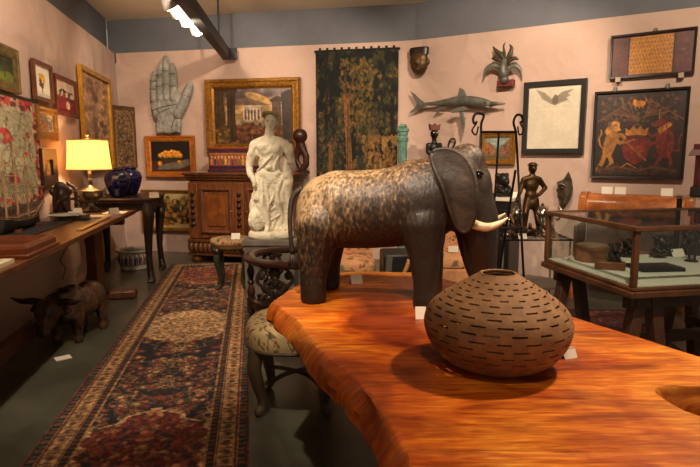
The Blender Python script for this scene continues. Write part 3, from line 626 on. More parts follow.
# carved bookends
def bookend(loc, rz, label, s=1.0, open_=False):
    t = thing('carved_bookend', label, 'bookend', loc, rz, 'carved bookends')
    b = MB(); b.box((0, 0, .015*s), (.17*s, .1*s, .03*s)); obj('base', b, DWOOD, t, bevel=.005)
    b = MB()
    if not open_:
        b.box((0, .0, .13*s), (.13*s, .04*s, .22*s)); b.sph((0, 0, .235*s), (.05*s, .03*s, .045*s)); b.sph((-.065*s, 0, .2*s), (.022*s, .03*s, .03*s)); b.sph((.065*s, 0, .2*s), (.022*s, .03*s, .03*s))
        b.sph((0, -.03*s, .17*s), (.03*s, .02*s, .04*s)); b.chain([(-.04*s, -.03*s, .06*s), (-.02*s, -.035*s, .12*s), (.03*s, -.03*s, .15*s)], [.014*s]*3); b.chain([(.04*s, -.03*s, .05*s), (.02*s, -.035*s, .1*s)], [.016*s]*2)
    else:
        b.chain(cat([(-.05*s, 0, .03*s), (-.055*s, 0, .14*s), (-.03*s, 0, .23*s), (.01*s, 0, .25*s), (.05*s, 0, .22*s), (.055*s, 0, .12*s), (.05*s, 0, .03*s)], 3), [.014*s]*19)
        b.chain([(-.05*s, 0, .13*s), (.05*s, 0, .13*s)], [.012*s]*2); b.sph((0, 0, .26*s), .022*s)
        for x in (-.055, .055): b.sph((x*s, 0, .19*s), .02*s); b.sph((x*s, 0, .08*s), .02*s)
    blob('carved_scroll', b, DWOOD, t, .006, 1)
bookend(TP(.285, .56, TZ), .35, 'dark carved bookend with solid figured back, left one under the lamp glow', 1.15)
bookend(TP(.06, .56, TZ), .35, 'dark carved bookend with open arched back, next to the lamp', 1.1, True)
# lamp
lp = TP(-.1, .4, TZ)
t = thing('table_lamp', 'lit table lamp with cream drum shade on a silver urn base', 'lamp', lp, .2); LAMP = lp.copy()
b = MB().lathe([(.09, 0), (.095, .015), (.06, .03), (.025, .06), (.022, .09), (.05, .11), (.1, .15), (.118, .19), (.12, .215), (.1, .225), (.04, .245), (.02, .27), (.026, .3), (.015, .33), (.02, .36), (.012, .4), (.012, .62)], seg=28)
obj('urn_base', b, mat('aged_silver', (150, 138, 112), .3, .9, c2=(90, 84, 70), sc=16), t)
for s in (-1, 1): obj('handle', MB().tube(cat([(s*.095, 0, .16), (s*.12, 0, .155), (s*.14, 0, .19), (s*.13, 0, .225), (s*.15, 0, .24)], 4), .011, 8), MC['aged_silver'], t)
for r in (0,): obj('candle_sleeve', MB().lathe([(.02, .3), (.022, .31), (.016, .32), (.016, .4), (.02, .41)], seg=14), IVORY, t)
SH = bpy.data.materials.new('cream_lampshade'); SH.use_nodes = True; N = SH.node_tree.nodes; Lk = SH.node_tree.links; N.remove(N['Principled BSDF'])
tr = N.new('ShaderNodeBsdfTranslucent'); df = N.new('ShaderNodeBsdfDiffuse'); mx = N.new('ShaderNodeMixShader'); em = N.new('ShaderNodeEmission'); ad = N.new('ShaderNodeAddShader')
tr.inputs[0].default_value = (*lin((246, 214, 150)), 1); df.inputs[0].default_value = (*lin((232, 206, 160)), 1); mx.inputs[0].default_value = .6
em.inputs[0].default_value = (1, .78, .48, 1); em.inputs[1].default_value = .18
Lk.new(df.outputs[0], mx.inputs[1]); Lk.new(tr.outputs[0], mx.inputs[2]); Lk.new(mx.outputs[0], ad.inputs[0]); Lk.new(em.outputs[0], ad.inputs[1]); Lk.new(ad.outputs[0], N['Material Output'].inputs[0])
b = MB(); zs0, zs1 = .42, .72
pr = [(.212, zs0), (.2, zs0+.1), (.192, zs0+.2), (.188, zs1), (.185, zs1), (.189, zs0+.2), (.197, zs0+.1), (.209, zs0)]
vs = []; fs = []
S_ = 40
for r, z in pr:
    for i in range(S_): a = 2*PI*i/S_; vs.append((math.cos(a)*r, math.sin(a)*r, z))
for j in range(8):
    for i in range(S_): k = (i+1) % S_; q = (j+1) % 8; fs.append((j*S_+i, j*S_+k, q*S_+k, q*S_+i))
obj('lamp_shade', b.add(vs, fs), SH, t)
for z, r in ((zs0+.004, .213), (zs1-.004, .19)):
    P = [(math.cos(2*PI*i/32)*r, math.sin(2*PI*i/32)*r, z) for i in range(33)]; obj('shade_trim', MB().tube(P, .005, 6), mat('shade_braid', (190, 150, 90), .8), t)
obj('harp', MB().tube(cat([(-.03, 0, .42), (-.07, 0, .54), (0, 0, .72), (.07, 0, .54), (.03, 0, .42)], 5), .003, 6), GOLD, t)
obj('finial', MB().lathe([(.008, .72), (.018, .735), (.008, .75), (.016, .765), (.003, .785)], seg=12), SILVER, t)
obj('bulb', MB().sph((0, 0, .54), (.03, .03, .04)), mat('lit_bulb', (255, 214, 150), .5, emit=12), t)
# power cord
wl = [WL.hit(x, y) for x, y in ((66, 232), (66, 243), (61, 252), (57, 261), (62, 268), (59, 280))]
b = MB().tube(cat([WL.pt(q, z, .03) for q, z in wl], 6), .005, 6); o = obj('power_cord', b, BLK); tag(o, 'thin dark electric cord hanging down the wall beneath the long table', 'cord')
# small iron hook ornament low by the stretcher
p = atz(15, 333, 0); p.x += .0
t = thing('iron_ornament', 'small black curled iron ornament with orange foot by the low rail', 'ornament', (p.x-.08, p.y, 0), .2)
obj('curl', MB().tube(cat([(0, 0, .04), (-.03, 0, .1), (-.05, 0, .17), (-.1, 0, .2), (-.13, 0, .14), (-.1, 0, .12)], 5), .01, 8), IRON, t)
obj('foot', MB().lathe([(.045, 0), (.04, .03), (.015, .045)], seg=14), mat('orange_foot', (190, 80, 30), .4), t)
# ------------------------------------------------------------------ carved side table
SZ = .95
t = thing('carved_side_table', 'dark carved side table with lion paw feet holding the blue vases', 'table', (-2.64, 6.43, 0), ta)
W, D = .78, .92
b = MB().box((0, 0, SZ-.015), (W, D, .03)); obj('tabletop', b, DWOOD, t, bevel=.008)
b = MB().box((0, 0, SZ-.04), (W-.04, D-.04, .02)); 
for i in range(26):
    x = -W/2+.03+i*(W-.06)/25; b.sph((x, -D/2+.02, SZ-.045), .014, 6, 4); b.sph((W/2-.02, -D/2+.03+i*(D-.06)/25, SZ-.045), .014, 6, 4)
obj('beaded_moulding', b, DWOOD, t)
b = MB()
for s in (-1, 1):
    pts = [(-W/2+.05, 0)]
    poly = [(-W/2+.05, SZ-.05), (W/2-.05, SZ-.05), (W/2-.05, SZ-.2), (W/2-.14, SZ-.14), (W/2-.22, SZ-.17), (W/2-.3, SZ-.12), (.06, SZ-.16), (0, SZ-.19), (-.06, SZ-.16), (-W/2+.3, SZ-.12), (-W/2+.22, SZ-.17), (-W/2+.14, SZ-.14), (-W/2+.05, SZ-.2)]
    k = len(b.v); b.prism(poly, s*(D/2-.06)-.01, s*(D/2-.06)+.01)
    k = len(b.v); b.prism(poly, -.01, .01)
    for i in range(k, len(b.v)): v = b.v[i]; b.v[i] = Vector((s*(W/2-.06)+v.y, v.x, v.z))
obj('scalloped_apron', b, EBONY, t)
for sx in (-1, 1):
    for sy in (-1, 1):
        x, y = sx*(W/2-.07), sy*(D/2-.07)
        b = MB().chain([(x, y, SZ-.06), (x+sx*.012, y+sy*.012, SZ-.2), (x-sx*.004, y-sy*.004, SZ-.42), (x-sx*.01, y-sy*.01, .3), (x, y, .12), (x+sx*.012, y-.01, .035)], [.058, .064, .048, .036, .036, .045])
        b.sph((x+sx*.015, y-.03, .025), (.05, .055, .027)); b.sph((x+sx*.02, y-.02, SZ-.24), (.05, .05, .07)); b.sph((x, y, SZ-.36), .045)
        for k in (-1, 0, 1): b.sph((x+sx*.01+k*.025, y-.075, .018), (.014, .025, .018))
        blob('leg', b, EBONY, t, .011, 1)
# blue vases
BLUE = mat('cobalt_glass', (8, 12, 78), .08, .1, c2=(4, 5, 34), sc=3, coat=1)
def vase(px, py, Y, s, label):
    p = at(px, py, Y); p.z = SZ
    t = thing('blue_vase', label, 'vase', p, 0, 'cobalt blue vases')
    pr = [(.05, 0), (.075, .006), (.085, .03), (.115, .1), (.138, .18), (.14, .22), (.125, .265), (.09, .295), (.07, .305), (.08, .325), (.075, .33), (.06, .31), (.05, .3)]
    obj('body', MB().lathe([(r*s, z*s) for r, z in pr], seg=48, cap=False, flute=.018, fn=12), BLUE, t, 179)
    obj('rim', MB().lathe([(.07*s, .303*s), (.086*s, .318*s), (.08*s, .332*s), (.06*s, .328*s), (.06*s, .303*s)], seg=32, cap=False), BLUE, t, 179)
vase(118.5, 197, 6.2, .98, 'cobalt blue glass vase in front, on the carved side table beside the lamp')
vase(130.5, 193, 6.6, 1.0, 'cobalt blue glass vase behind the other one on the side table')
card((-2.19, 6.15, SZ), .5, 'folded white card on the side table right of the blue vases', .1, .07)
# ceramic tub
p = atz(131, 270, 0); p.y += .1
t = thing('ceramic_footbath', 'white ceramic tub with blue and ochre figures on the floor under the side table', 'tub', (p.x, p.y, 0), 0)
c = Cv(240, 60, (226, 218, 198)); 
for i in range(20):
    x = .025+i*.05; c.po([(x-.012, .9), (x-.014, .45), (x-.004, .25), (x+.006, .25), (x+.014, .5), (x+.012, .9)], [(150, 96, 40), (50, 64, 104), (96, 70, 50)][i % 3]); c.el(x, .22, .008, .07, (80, 50, 36)); c.ln([(x+.02, .3), (x+.024, .9)], .03, (60, 72, 110), .8)
c.re(0, 0, 1, .06, (90, 96, 120)); c.re(0, .94, 1, 1, (90, 96, 120))
me_ = panel('painted_wall', c, 1, .17, artmat('glazed_ceramic', .25, .02), t, thick=.002)
for v in me_.data.vertices:
    a = v.co.x*2*PI+PI; z = v.co.z; r = .165+.03*math.sin(z/.17*PI)-.012*z/.17; v.co = Vector((math.sin(a)*r, -math.cos(a)*r, z+.05))
me_.data.polygons.foreach_set('use_smooth', [True]*len(me_.data.polygons))
CER = mat('white_ceramic', (226, 220, 204), .25, c2=(130, 134, 150), sc=12, lo=.5, hi=.8)
obj('foot_ring', MB().lathe([(.15, 0), (.165, .01), (.16, .03), (.168, .055)], seg=40), CER, t)
obj('rim', MB().lathe([(.155, .21), (.2, .225), (.215, .24), (.21, .252), (.185, .25), (.15, .22)], seg=40, cap=False), CER, t)
obj('inner_wall', MB().lathe([(.15, .235), (.14, .06), (0, .055)], seg=40, cap=False), CER, t)
# ------------------------------------------------------------------ carved wooden bull
p = Vector((-2.14, 4.2, 0))
t = thing('carved_bull', 'dark carved wooden bull with long horns standing on the floor under the table', 'sculpture', p, math.radians(-95))
BULL = mat('bull_wood', (60, 40, 27), .26, c2=(108, 72, 44), sc=7, lo=.45, hi=.75, bump=.3, bsc=30, c3=(110, 74, 44))
b = MB()   # +x is forward (head)
b.sph((-.02, 0, .3), (.27, .155, .15)); b.sph((-.2, 0, .31), (.14, .15, .145)); b.sph((.16, 0, .32), (.15, .15, .16)); b.sph((.1, 0, .42), (.12, .07, .06))
b.chain([(.2, 0, .35), (.3, -.0, .36), (.37, -.02, .33)], [.13, .105, .09]); b.sph((.38, -.03, .31), (.1, .1, .12)); b.sph((.41, -.03, .25), (.08, .075, .1)); b.sph((.43, -.03, .22), (.06, .06, .075), rot=Euler((0, .3, 0))); b.sph((.45, -.03, .17), (.05, .055, .045))
for s, fx in ((-1, .17), (1, .17), (-1, -.24), (1, -.24)):
    b.chain([(fx, s*.085, .24), (fx+.01, s*.095, .14), (fx-.005, s*.095, .06), (fx+.01, s*.095, .025)], [.07, .048, .036, .04])
blob('body', b, BULL, t, .012, 3)
t.scale = (.86, .9, .9)
for s in (-1, 1):
    y0 = -.03; b = MB().tube(cat([(.36, y0+s*.05, .385), (.36, y0+s*.14, .4), (.37, y0+s*.23, .4), (.39, y0+s*.3, .43)], 5), [.034, .03, .022, .006], 12)
    obj('horn', b, mat('horn_wood', (54, 40, 28), .3, c2=(30, 20, 14), sc=9), t, 179)
    b = MB().sph((.335, y0+s*.13, .335), (.022, .055, .028), rot=Euler((s*-.5, 0, 0))); obj('ear', b, BULL, t, 179)
    obj('eye', MB().sph((.445, y0+s*.055, .31), .014, 10, 6), mat('eye_black', (10, 8, 8), .1), t, 179)
    obj('nostril', MB().sph((.497, y0+s*.02, .175), .009, 8, 5), MC['eye_black'], t, 179)
obj('tail', MB().tube(cat([(-.33, 0, .36), (-.37, 0, .3), (-.37, 0, .18), (-.36, .01, .1)], 4), [.018, .012, .01, .018], 8), BULL, t, 179)
card(atz(63, 358, 0), .7, 'white card lying on the bare floor in front of the carved bull', .1, .085, 'flat')
# ------------------------------------------------------------------ carpet
c = Cv(170, 860, (24, 28, 44)); U, V = c.U, c.V; WD, LN = 1.02, 5.45
du = np.minimum(U, 1-U)*WD; dv = np.minimum(V, 1-V)*LN; d = np.minimum(du, dv); alo = np.where(du < dv, V*LN, U*WD); X = np.abs(U-.5)*2
rs = np.random.RandomState(3)
NAV, RUST, TAN, CRM = (30, 32, 44), (122, 50, 34), (146, 112, 70), (176, 150, 104)
c.mix((52, 34, 30), (fbm(170, 860, 20, 100, 2, 3)-.45)*5)
for k in range(760):   # mirrored flowers and leaves of the field
    x = rs.rand()*.5; y = rs.rand(); r = .012+.014*rs.rand(); ro = rs.rand()*3; col = [TAN, RUST, (124, 84, 54), (150, 72, 48), (96, 80, 56)][rs.randint(5)]
    for sx in (x, 1-x):
        c.el(sx, y, r*1.5, r*.28, col, .85); c.el(sx, y, r*1.15, r*.215, (34, 34, 44), .8); c.el(sx, y, r*.8, r*.15, [(40, 36, 44), (150, 60, 42), (176, 140, 90)][k % 3], .9)
for k in range(150):
    x = rs.rand()*.5; y = rs.rand(); 
    for s in (0, 1):
        P = [(abs(s-x), y), (abs(s-(x+.06)), y+.008), (abs(s-(x+.04)), y+.02), (abs(s-(x+.1)), y+.026)]; c.ln(P, .0009, (150, 120, 78), .7)
yv = V*LN  # metres from the far edge
def zig(dist, per): return .05*np.abs(((dist/per) % 1)-.5)*2
def medal(v0, v1, hw, base, pat, seed, edge):
    h = (v1-v0)/2; cy = (v0+v1)/2; q = np.abs(yv-cy)/h; lim = hw*np.clip((1.0-q)*2.4, 0, 1)+zig(yv, .12)*1.2
    ins = (X*WD/2 < lim) & (q < 1); inn = (X*WD/2 < lim-.03) & (q < .96)
    c.mix(edge, ins*1.0); c.mix(base, inn*1.0)
    rr = np.random.RandomState(seed)
    for k in range(320):
        x = .5-rr.rand()*hw/WD; y = (v0+rr.rand()*(v1-v0))/LN; col = pat[rr.randint(len(pat))]; r = .007+.01*rr.rand()
        i, j = min(859, int(y*860)), min(169, int(x*170))
        if inn[i, j]:
            for sx in (x, 1-x): c.el(sx, y, r*1.3, r*.26, col, .8)
medal(.25, 1.25, .31, (124, 58, 40), [(96, 34, 28), TAN, (44, 36, 48), (160, 80, 50)], 5, CRM)
medal(2.3, 3.25, .32, (164, 140, 104), [(136, 84, 60), (176, 150, 108), (176, 150, 108), (120, 100, 76)], 8, RUST)
medal(4.35, 5.6, .3, (112, 48, 34), [(44, 36, 48), TAN, (160, 80, 50), (90, 28, 24)], 11, CRM)
# borders
def band(a0, a1, col, w_=1.0): c.mix(col, ((d >= a0) & (d < a1))*w_)
band(0, .21, (32, 32, 38)); band(0, .014, (112, 52, 34))
m1 = (d > .018) & (d < .055); c.mix((84, 92, 84), m1*(((alo/.045) % 1) < .45)*.8); c.mix((120, 58, 40), m1*(np.abs(((alo/.09) % 1)-.5) < .12)*.9)
band(.055, .062, TAN); band(.062, .07, (110, 46, 34)); band(.07, .15, (158, 130, 84))
ph = (alo/.085) % 1; cc = np.abs(d-.11)/.04
c.mix((124, 64, 44), ((d > .07) & (d < .15) & ((np.abs(ph-.5)*2.4)**2+(cc*1.3)**2 < .5))*.8); c.mix((70, 62, 60), ((d > .07) & (d < .15) & ((np.abs(ph-.5)*2)**2+cc**2 < .1))*1.0)
c.mix((52, 44, 50), ((d > .075) & (d < .145) & (np.abs(ph-.02) < .07))*.9)
band(.15, .158, (96, 40, 32)); band(.158, .164, TAN); m2 = (d > .168) & (d < .2); c.mix((104, 62, 44), m2*(((alo/.04) % 1) < .4)*.9); band(.2, .208, TAN)
c.nz(.55, 60, 320, 6, 2); g_ = c.a.mean(2, keepdims=True); c.a = (g_*.25+c.a*.75)*np.array([1.08, .98, .86])*1.02
r0, r1 = Vector((-2.35, 7.2, 0)), Vector((-1.335, 7.2, 0)); ax = Vector((.1775, -1, 0)).normalized()
ctr = (r0+r1)/2+ax*(LN/2)
o = panel('runner_carpet', c, WD, LN, CLOTH, None, thick=.008, flat=True)
for v in o.data.vertices: v.co.y -= LN/2; v.co.z += .008
tag(o, 'long dark patterned oriental runner with red and cream medallions on the floor', 'rug', None, ctr, math.atan2(ax.x, -ax.y))
print('RUG', ctr)
# ------------------------------------------------------------------ carved cabinet
qL, _ = WA.hit(188, 172); CAB_D = .62
def wa(px, Y):  # wall coordinate of a pixel column at depth Y
    return (at(px, 200, Y)-WA.a).dot(WA.d)
x0, x1 = wa(191, 7.32), wa(297, 7.15)
W = x1-x0; xc = (x0+x1)/2
t = thing('carved_cabinet', 'tall carved walnut cabinet with panelled doors against the back wall', 'cabinet', WA.pt(xc, 0, .12+CAB_D/2), WA.ang)
D = CAB_D; CH_ = 1.2
obj('carcass', MB().box((0, 0, .62), (W-.06, D-.06, .92)), BWOOD, t, 0)
b = MB()
for z, o_, h in ((CH_-.015, .05, .03), (CH_-.045, .03, .035), (CH_-.08, .005, .035), (CH_-.125, -.02, .05)): b.box((0, 0, z), (W+o_*2, D+o_*2, h))
obj('cornice', b, BWOOD, t, bevel=.008)
b = MB()
for z, o_, h in ((.3, .02, .04), (.12, .02, .03)): b.box((0, 0, z), (W+o_*2, D+o_*2, h))
b.box((0, 0, .21), (W, D, .16)); obj('plinth', b, BWOOD, t, bevel=.01)
b = MB(); n = 22
for i in range(n):
    x = -W/2+.04+i*(W-.08)/(n-1); b.sph((x, -D/2-.005, .21), ((W/n)*.48, .05, .075), 8, 6)
for i in range(9):
    y = -D/2+.05+i*(D-.1)/8
    for s in (-1, 1): b.sph((s*W/2, y, .21), (.05, D/9*.48, .075), 8, 6)
obj('gadrooned_moulding', b, BWOOD, t, 60)
for sx in (-1, 1):
    for sy in (-1, 1): obj('bun_foot', MB().lathe([(.045, 0), (.075, .03), (.08, .06), (.05, .1), (.05, .12)], (sx*(W/2-.07), sy*(D/2-.08), 0), 16), BWOOD, t)
for i, xc_ in enumerate((-.5, 0, .5)):
    x = xc_*(W-.14)
    p = obj('pilaster', MB().box((x, -D/2+.03, .7), (.13, .05, .74)), WALNUT_V, t, bevel=.006)
    for z in np.linspace(.52, .92, 6): obj('boss', MB().sph((x, -D/2, float(z)), (.03, .03, .03), 10, 7), EBONY, p, 179)
for s in (-1, 1):
    w_ = (W-.14)/2-.15; x = s*(W-.14)/4
    dr = obj('door', MB().box((x, -D/2+.035, .7), (w_, .04, .72)), WALNUT_V, t, bevel=.004)
    obj('door_moulding', MB().rings(w_-.06, .6, [(0, 0), (0, -.02), (.02, -.03), (.045, -.012), (.05, 0)], .4).xf(Matrix.Translation((x, -D/2+.017, 0))), BWOOD, dr, 30)
    obj('raised_panel', MB().box((x, -D/2+.012, .7), (w_-.24, .02, .4)), mat('burl_panel', (140, 80, 34), .35, c2=(96, 50, 22), sc=9, bump=.1), dr, 0, bevel=.008)
    obj('knob', MB().sph((x-s*(w_/2-.03), -D/2-.005, .7), .016, 10, 7), GOLD, dr, 179)
CABT = t
# painted box on the cabinet
qb0, qb1 = wa(211.5, 7.45), wa(268, 7.35)
c = Cv(150, 46, (150, 84, 44)); c.re(0, 0, 1, .14, (60, 30, 60)); c.re(0, .86, 1, 1, (60, 30, 60)); c.re(0, .14, 1, .2, (170, 110, 50))
for i in range(15):
    x = .05+i*.064; c.el(x, .38, .014, .08, (216, 176, 124)); c.po([(x-.02, .82), (x-.018, .5), (x+.018, .5), (x+.02, .82)], [(190, 130, 60), (60, 60, 110), (150, 60, 40), (100, 110, 60), (206, 166, 84)][i % 5]); 
c.nz(.3, 30, 8, 3)
t = thing('painted_box', 'long low painted box with a row of small figures, on the carved cabinet', 'box', WA.pt((qb0+qb1)/2, CH_, .42), WA.ang)
W2 = qb1-qb0
PUR = mat('purple_lacquer', (62, 34, 60), .4, c2=(90, 40, 40), sc=14)
obj('body', MB().box((0, 0, .15), (W2, .2, .3)), PUR, t, bevel=.006); obj('foot', MB().box((0, 0, .02), (W2+.03, .23, .04)), PUR, t, bevel=.006)
obj('lid', MB().box((0, 0, .31), (W2+.03, .23, .03)), mat('red_lid', (128, 56, 40), .4), t, bevel=.008)
panel('painted_front', c, W2-.03, .22, ART, t, thick=.006, y=-.106, z0=.06)
card(WA.pt(wa(209, 7.3), CH_, .3), WA.ang, 'folded white card beside the painted box on top of the cabinet', .11, .1)
o = obj('paper_sheet', MB().box((0, 0, .0015), (.28, .2, .003)), WHITE, None, 0); tag(o, 'flat white paper on top of the carved cabinet at its left end', 'paper', None, WA.pt(wa(200, 7.3), CH_, .42), WA.ang+.1)
# dark round headed carving on the cabinet
pz = at(299, 172, 7.0); 
t = thing('round_headed_carving', 'dark brown carving with a ball shaped head standing behind the white statue', 'sculpture', WA.pt(wa(299.5, 7.2), CH_, .3), WA.ang)
b = MB(); k = .0132
def rc(px, py, d=0): return Vector(((px-299.5)*k, d, (172-py)*k))
b.sph(rc(297, 136), 7.6*k); b.chain([rc(297, 143), rc(299, 148), rc(303, 156), rc(303, 164), rc(300, 168), rc(299, 169)], [.06, .055, .045, .045, .045, .04]); b.sph(rc(294.5, 149), .045); b.chain([rc(294, 150), rc(293, 160), rc(298, 170)], [.04, .035, .035])
obj('base', MB().lathe([(.09, 0), (.09, .02), (.06, .03)], seg=20), EBONY, t); blob('figure', b, mat('red_brown_carving', (66, 32, 24), .35, c2=(46, 22, 18), sc=10), t, .012, 2)
# ------------------------------------------------------------------ pedestal and statue
PY = 5.2
t = thing('statue_pedestal', 'plain grey block pedestal under the white statue', 'pedestal', (-.75, PY+.02, .008), 0)
GS = mat('grey_plinth', (112, 102, 92), .85, c2=(88, 80, 72), sc=5, bump=.2)
obj('shaft', MB().box((0, 0, .3), (.46, .4, .56)), GS, t, bevel=.006); obj('cap_slab', MB().box((0, 0, .604), (.5, .44, .05)), GS, t, bevel=.006); obj('base_slab', MB().box((0, 0, .03), (.5, .44, .06)), GS, t, bevel=.006)
k = .00945
def S(px, py, d=0): return Vector(((px-271)*k, d, (240.5-py)*k))
t = thing('marble_statue', 'white weathered classical statue of a draped youth on the grey pedestal', 'statue', (-.752, PY, .638), 0)
b = MB().lathe([(.2, 0), (.215, .015), (.215, .05), (.2, .07)], seg=36, sy=.8); obj('round_base', b, STONE, t)
b = MB()
b.sph(S(272.3, 125.5), (.056, .066, .08)); b.sph(S(272.8, 131, -.03), (.034, .035, .035)); b.cap(S(271.5, 133), S(270.5, 142), .042, .046)
b.chain([S(257, 148), S(264, 145), S(271, 144), S(279, 145), S(286, 148)], [.05, .05, .055, .05, .05])
b.sph(S(271, 154), (.13, .085, .12)); b.sph(S(270.5, 166), (.105, .075, .11)); b.sph(S(270.5, 180), (.135, .09, .12))
b.sph(S(265, 152, -.06), (.05, .035, .045)); b.sph(S(277, 152, -.06), (.05, .035, .045))
b.chain([S(264, 185), S(263, 202, -.05), S(267, 218, -.06), S(270, 229, -.06)], [.085, .07, .048, .034]); b.chain([S(277, 185), S(279, 203, -.02), S(280, 218), S(281, 228)], [.085, .07, .05, .034])
b.chain([S(270, 230, -.06), S(268.5, 233, -.12)], [.032, .026]); b.chain([S(281, 229, -.0), S(283.5, 232.5, -.06)], [.032, .026])
b.chain([S(256, 149), S(252.5, 160), S(250.5, 169), S(252, 177, -.04), S(256.5, 184, -.07)], [.045, .042, .036, .032, .028]); b.sph(S(257.5, 186, -.08), (.03, .025, .035))
b.chain([S(287, 149), S(291, 159, .02), S(293, 170, .0), S(292, 164, -.08), S(290.5, 157, -.1)], [.045, .04, .038, .032, .03]); b.sph(S(290.5, 153.5, -.1), (.05, .045, .045)); b.sph(S(292.5, 149.5, -.09), .03)
# drapery body
b.sph(S(272, 208, .05), (.19, .06, .3)); b.chain([S(289, 165, -.04), S(289, 185, -.02), S(288, 205, .0), S(287, 232, .02)], [.04, .048, .05, .055])
b.chain([S(262, 190, .0), S(257, 210, .02), S(258, 228, .02)], [.06, .08, .08]); b.sph(S(257.5, 222, -.05), (.075, .08, .11)); b.chain([S(271, 210, .03), S(274, 232, .03)], [.09, .1])
db = blob('draped_body', b, STONE, t, .0105, 2)
from mathutils import noise as mn
def foldf(p):
    py = 240.5-p.z/k; lo_ = 1 if py > 180 else .4
    if py < 143: return 0
    w = p.x*(46 if py > 176 else 34)+(.22*py if py < 176 else .05*py)+5*mn.noise(Vector((p.x*7, p.y*7, p.z*3.2)))
    return lo_*.0085*math.sin(w*1.9)*(.75+.4*mn.noise(Vector((p.x*9, 0, p.z*7)))) + .004*mn.noise(p*40)
displace(db, foldf)
b = MB()
folds = [[(284, 147), (276, 156), (267, 166), (258, 174)], [(256, 176), (263, 179), (274, 178), (284, 175)], [(257, 178), (264, 182), (275, 181), (285, 178)],
         [(256, 180), (261, 192), (262, 205), (258, 220)], [(262, 182), (268, 194), (270, 208), (266, 222)], [(284, 180), (277, 192), (272, 204), (261, 212)], [(286, 184), (283, 197), (277, 208), (264, 217)], [(287, 190), (286, 206), (281, 216), (270, 223)],
         [(254, 200), (258, 212), (264, 219), (275, 222)], [(290, 170), (291.5, 185), (290, 205), (290, 228)], [(287, 172), (286, 188), (287.5, 206), (286, 228)], [(259, 150), (263, 158), (264, 166), (262, 173)], [(281, 150), (280, 159), (277, 167), (276, 174)]]
for f in folds: b.tube(cat([S(x, y, -.086+.0045*abs(x-271)) for x, y in f], 5), [.005, .015, .015, .005], 7)
obj('drapery_folds', b, STONE, t, 179)
b = MB()
for a in np.linspace(-.05, 1.05, 12)*PI: b.sph(S(272.3, 119)+Vector((math.cos(a)*.064, -.035*math.sin(a)-.005, .02*math.sin(a)+.006*math.sin(a*9))), (.018, .022, .018), 8, 6)
b.sph(S(272.0, 120, .03), (.062, .062, .05)); b.sph(S(266, 127, .03), (.024, .03, .045)); b.sph(S(278.5, 127, .03), (.02, .03, .04))
blob('wreathed_hair', b, mat('hair_stone', (184, 172, 140), .9, c2=(130, 118, 90), sc=14, bump=.6), t, .008, 1)
DS = mat('shadowed_stone_paint', (120, 106, 80), .9)
b = MB().sph(S(273.4, 127.5, -.072), (.012, .02, .022), 8, 6); obj('nose', b, STONE, t, 179)
for x in (-.022, .022): obj('eye', MB().sph(S(273.1, 125, -.06)+Vector((x, 0, 0)), (.011, .008, .006), 8, 6), MC['hair_stone'], t, 179)
obj('mouth', MB().sph(S(273.2, 131.0, -.063), (.015, .008, .004), 8, 6), MC['hair_stone'], t, 179)
b = MB().sph(S(271, 170, -.09), (.03, .016, .022)); obj('belt_clasp', b, STONE, t, 179)
# ------------------------------------------------------------------ round green stool beyond
def cabriole(x, y, z1, s=1, r=.03, dx=1, dy=1):
    return MB().chain(cat([(x, y, z1), (x+dx*.025*s, y+dy*.025*s, z1*.72), (x-dx*.01*s, y-dy*.01*s, z1*.3), (x, y, .04), (x+dx*.03*s, y+dy*.03*s, .02)], 3), interp([r*1.25, r*1.15, r*.75, r*.6, r*.8], 13))
FLOR = None
def floral(w, h, base, seed, cols=((150, 60, 50), (96, 90, 56), (60, 52, 40), (180, 110, 70)), n=90, r=.03):
    c = Cv(w, h, base); c.rs = np.random.RandomState(seed); c.nz(.12, 4, 4, seed)
    for i in range(n//4):
        x, y = c.rs.rand(), c.rs.rand(); c.ln([(x, y), (x+.08*(c.rs.rand()-.5)*2, y+.08*(c.rs.rand()-.5)*2), (x+.1*(c.rs.rand()-.5)*2, y+.12*(c.rs.rand()-.5)*2)], .006, cols[2], .8)
    c.spot(n, 0, 0, 1, 1, r, list(cols), .85); return c
def cushion(name, cv, rx, ry, z0, h, parent, m=None, sq=2.0, puff=.35):
    # domed upholstered seat made of a painted grid wrapped over a superellipse
    W_, H_ = cv.w, cv.h; o = panel(name, cv, 2, 2, m or PRINT, parent, thick=.002, flat=True)
    n = W_*H_
    for i, v in enumerate(o.data.vertices):
        x, y = v.co.x, v.co.y+0
        x = max(-1, min(1, x)); y = (v.co.y-1)
        y = max(-1, min(1, y)); m_ = max(abs(x), abs(y)); l = (abs(x)**sq+abs(y)**sq)**(1/sq)
        k_ = m_/l if l > 0 else 0; X_, Y_ = x*k_, y*k_
        rr = m_
        if i >= n: v.co = Vector((X_*rx*.97, Y_*ry*.97, z0)); continue
        if rr > .76:
            tt = (rr-.76)/.24; v.co = Vector((X_/rr*rx*(1-.0*tt), Y_/rr*ry, z0+h*(1-puff)*(1-tt)+0)) if rr > 0 else v.co
            sc_ = 1+.02*math.sin(tt*PI); v.co.x *= sc_; v.co.y *= sc_
        else:
            q = rr/.76; f = math.sin(q*PI/2)**.75 if q > 0 else 0
            v.co = Vector((X_/max(rr, 1e-6)*rx*q, Y_/max(rr, 1e-6)*ry*q, z0+h*(1-puff)+h*puff*math.sqrt(max(0, 1-q**3))))
    o.data.polygons.foreach_set('use_smooth', [True]*len(o.data.polygons)); o.data.update(); return o
t = thing('green_stool', 'round stool with pale floral seat and green painted cabriole legs near the cabinet', 'stool', (-1.27, 5.85, 0), 0)
GRN = mat('green_painted_wood', (56, 60, 36), .5, c2=(36, 38, 24), sc=12)
b = MB().lathe([(.2, .43), (.225, .45), (.23, .49), (.2, .5)], seg=32); obj('seat_rail', b, mat('gilt_rail', (120, 86, 44), .5, .2, c2=(70, 56, 30), sc=12), t)
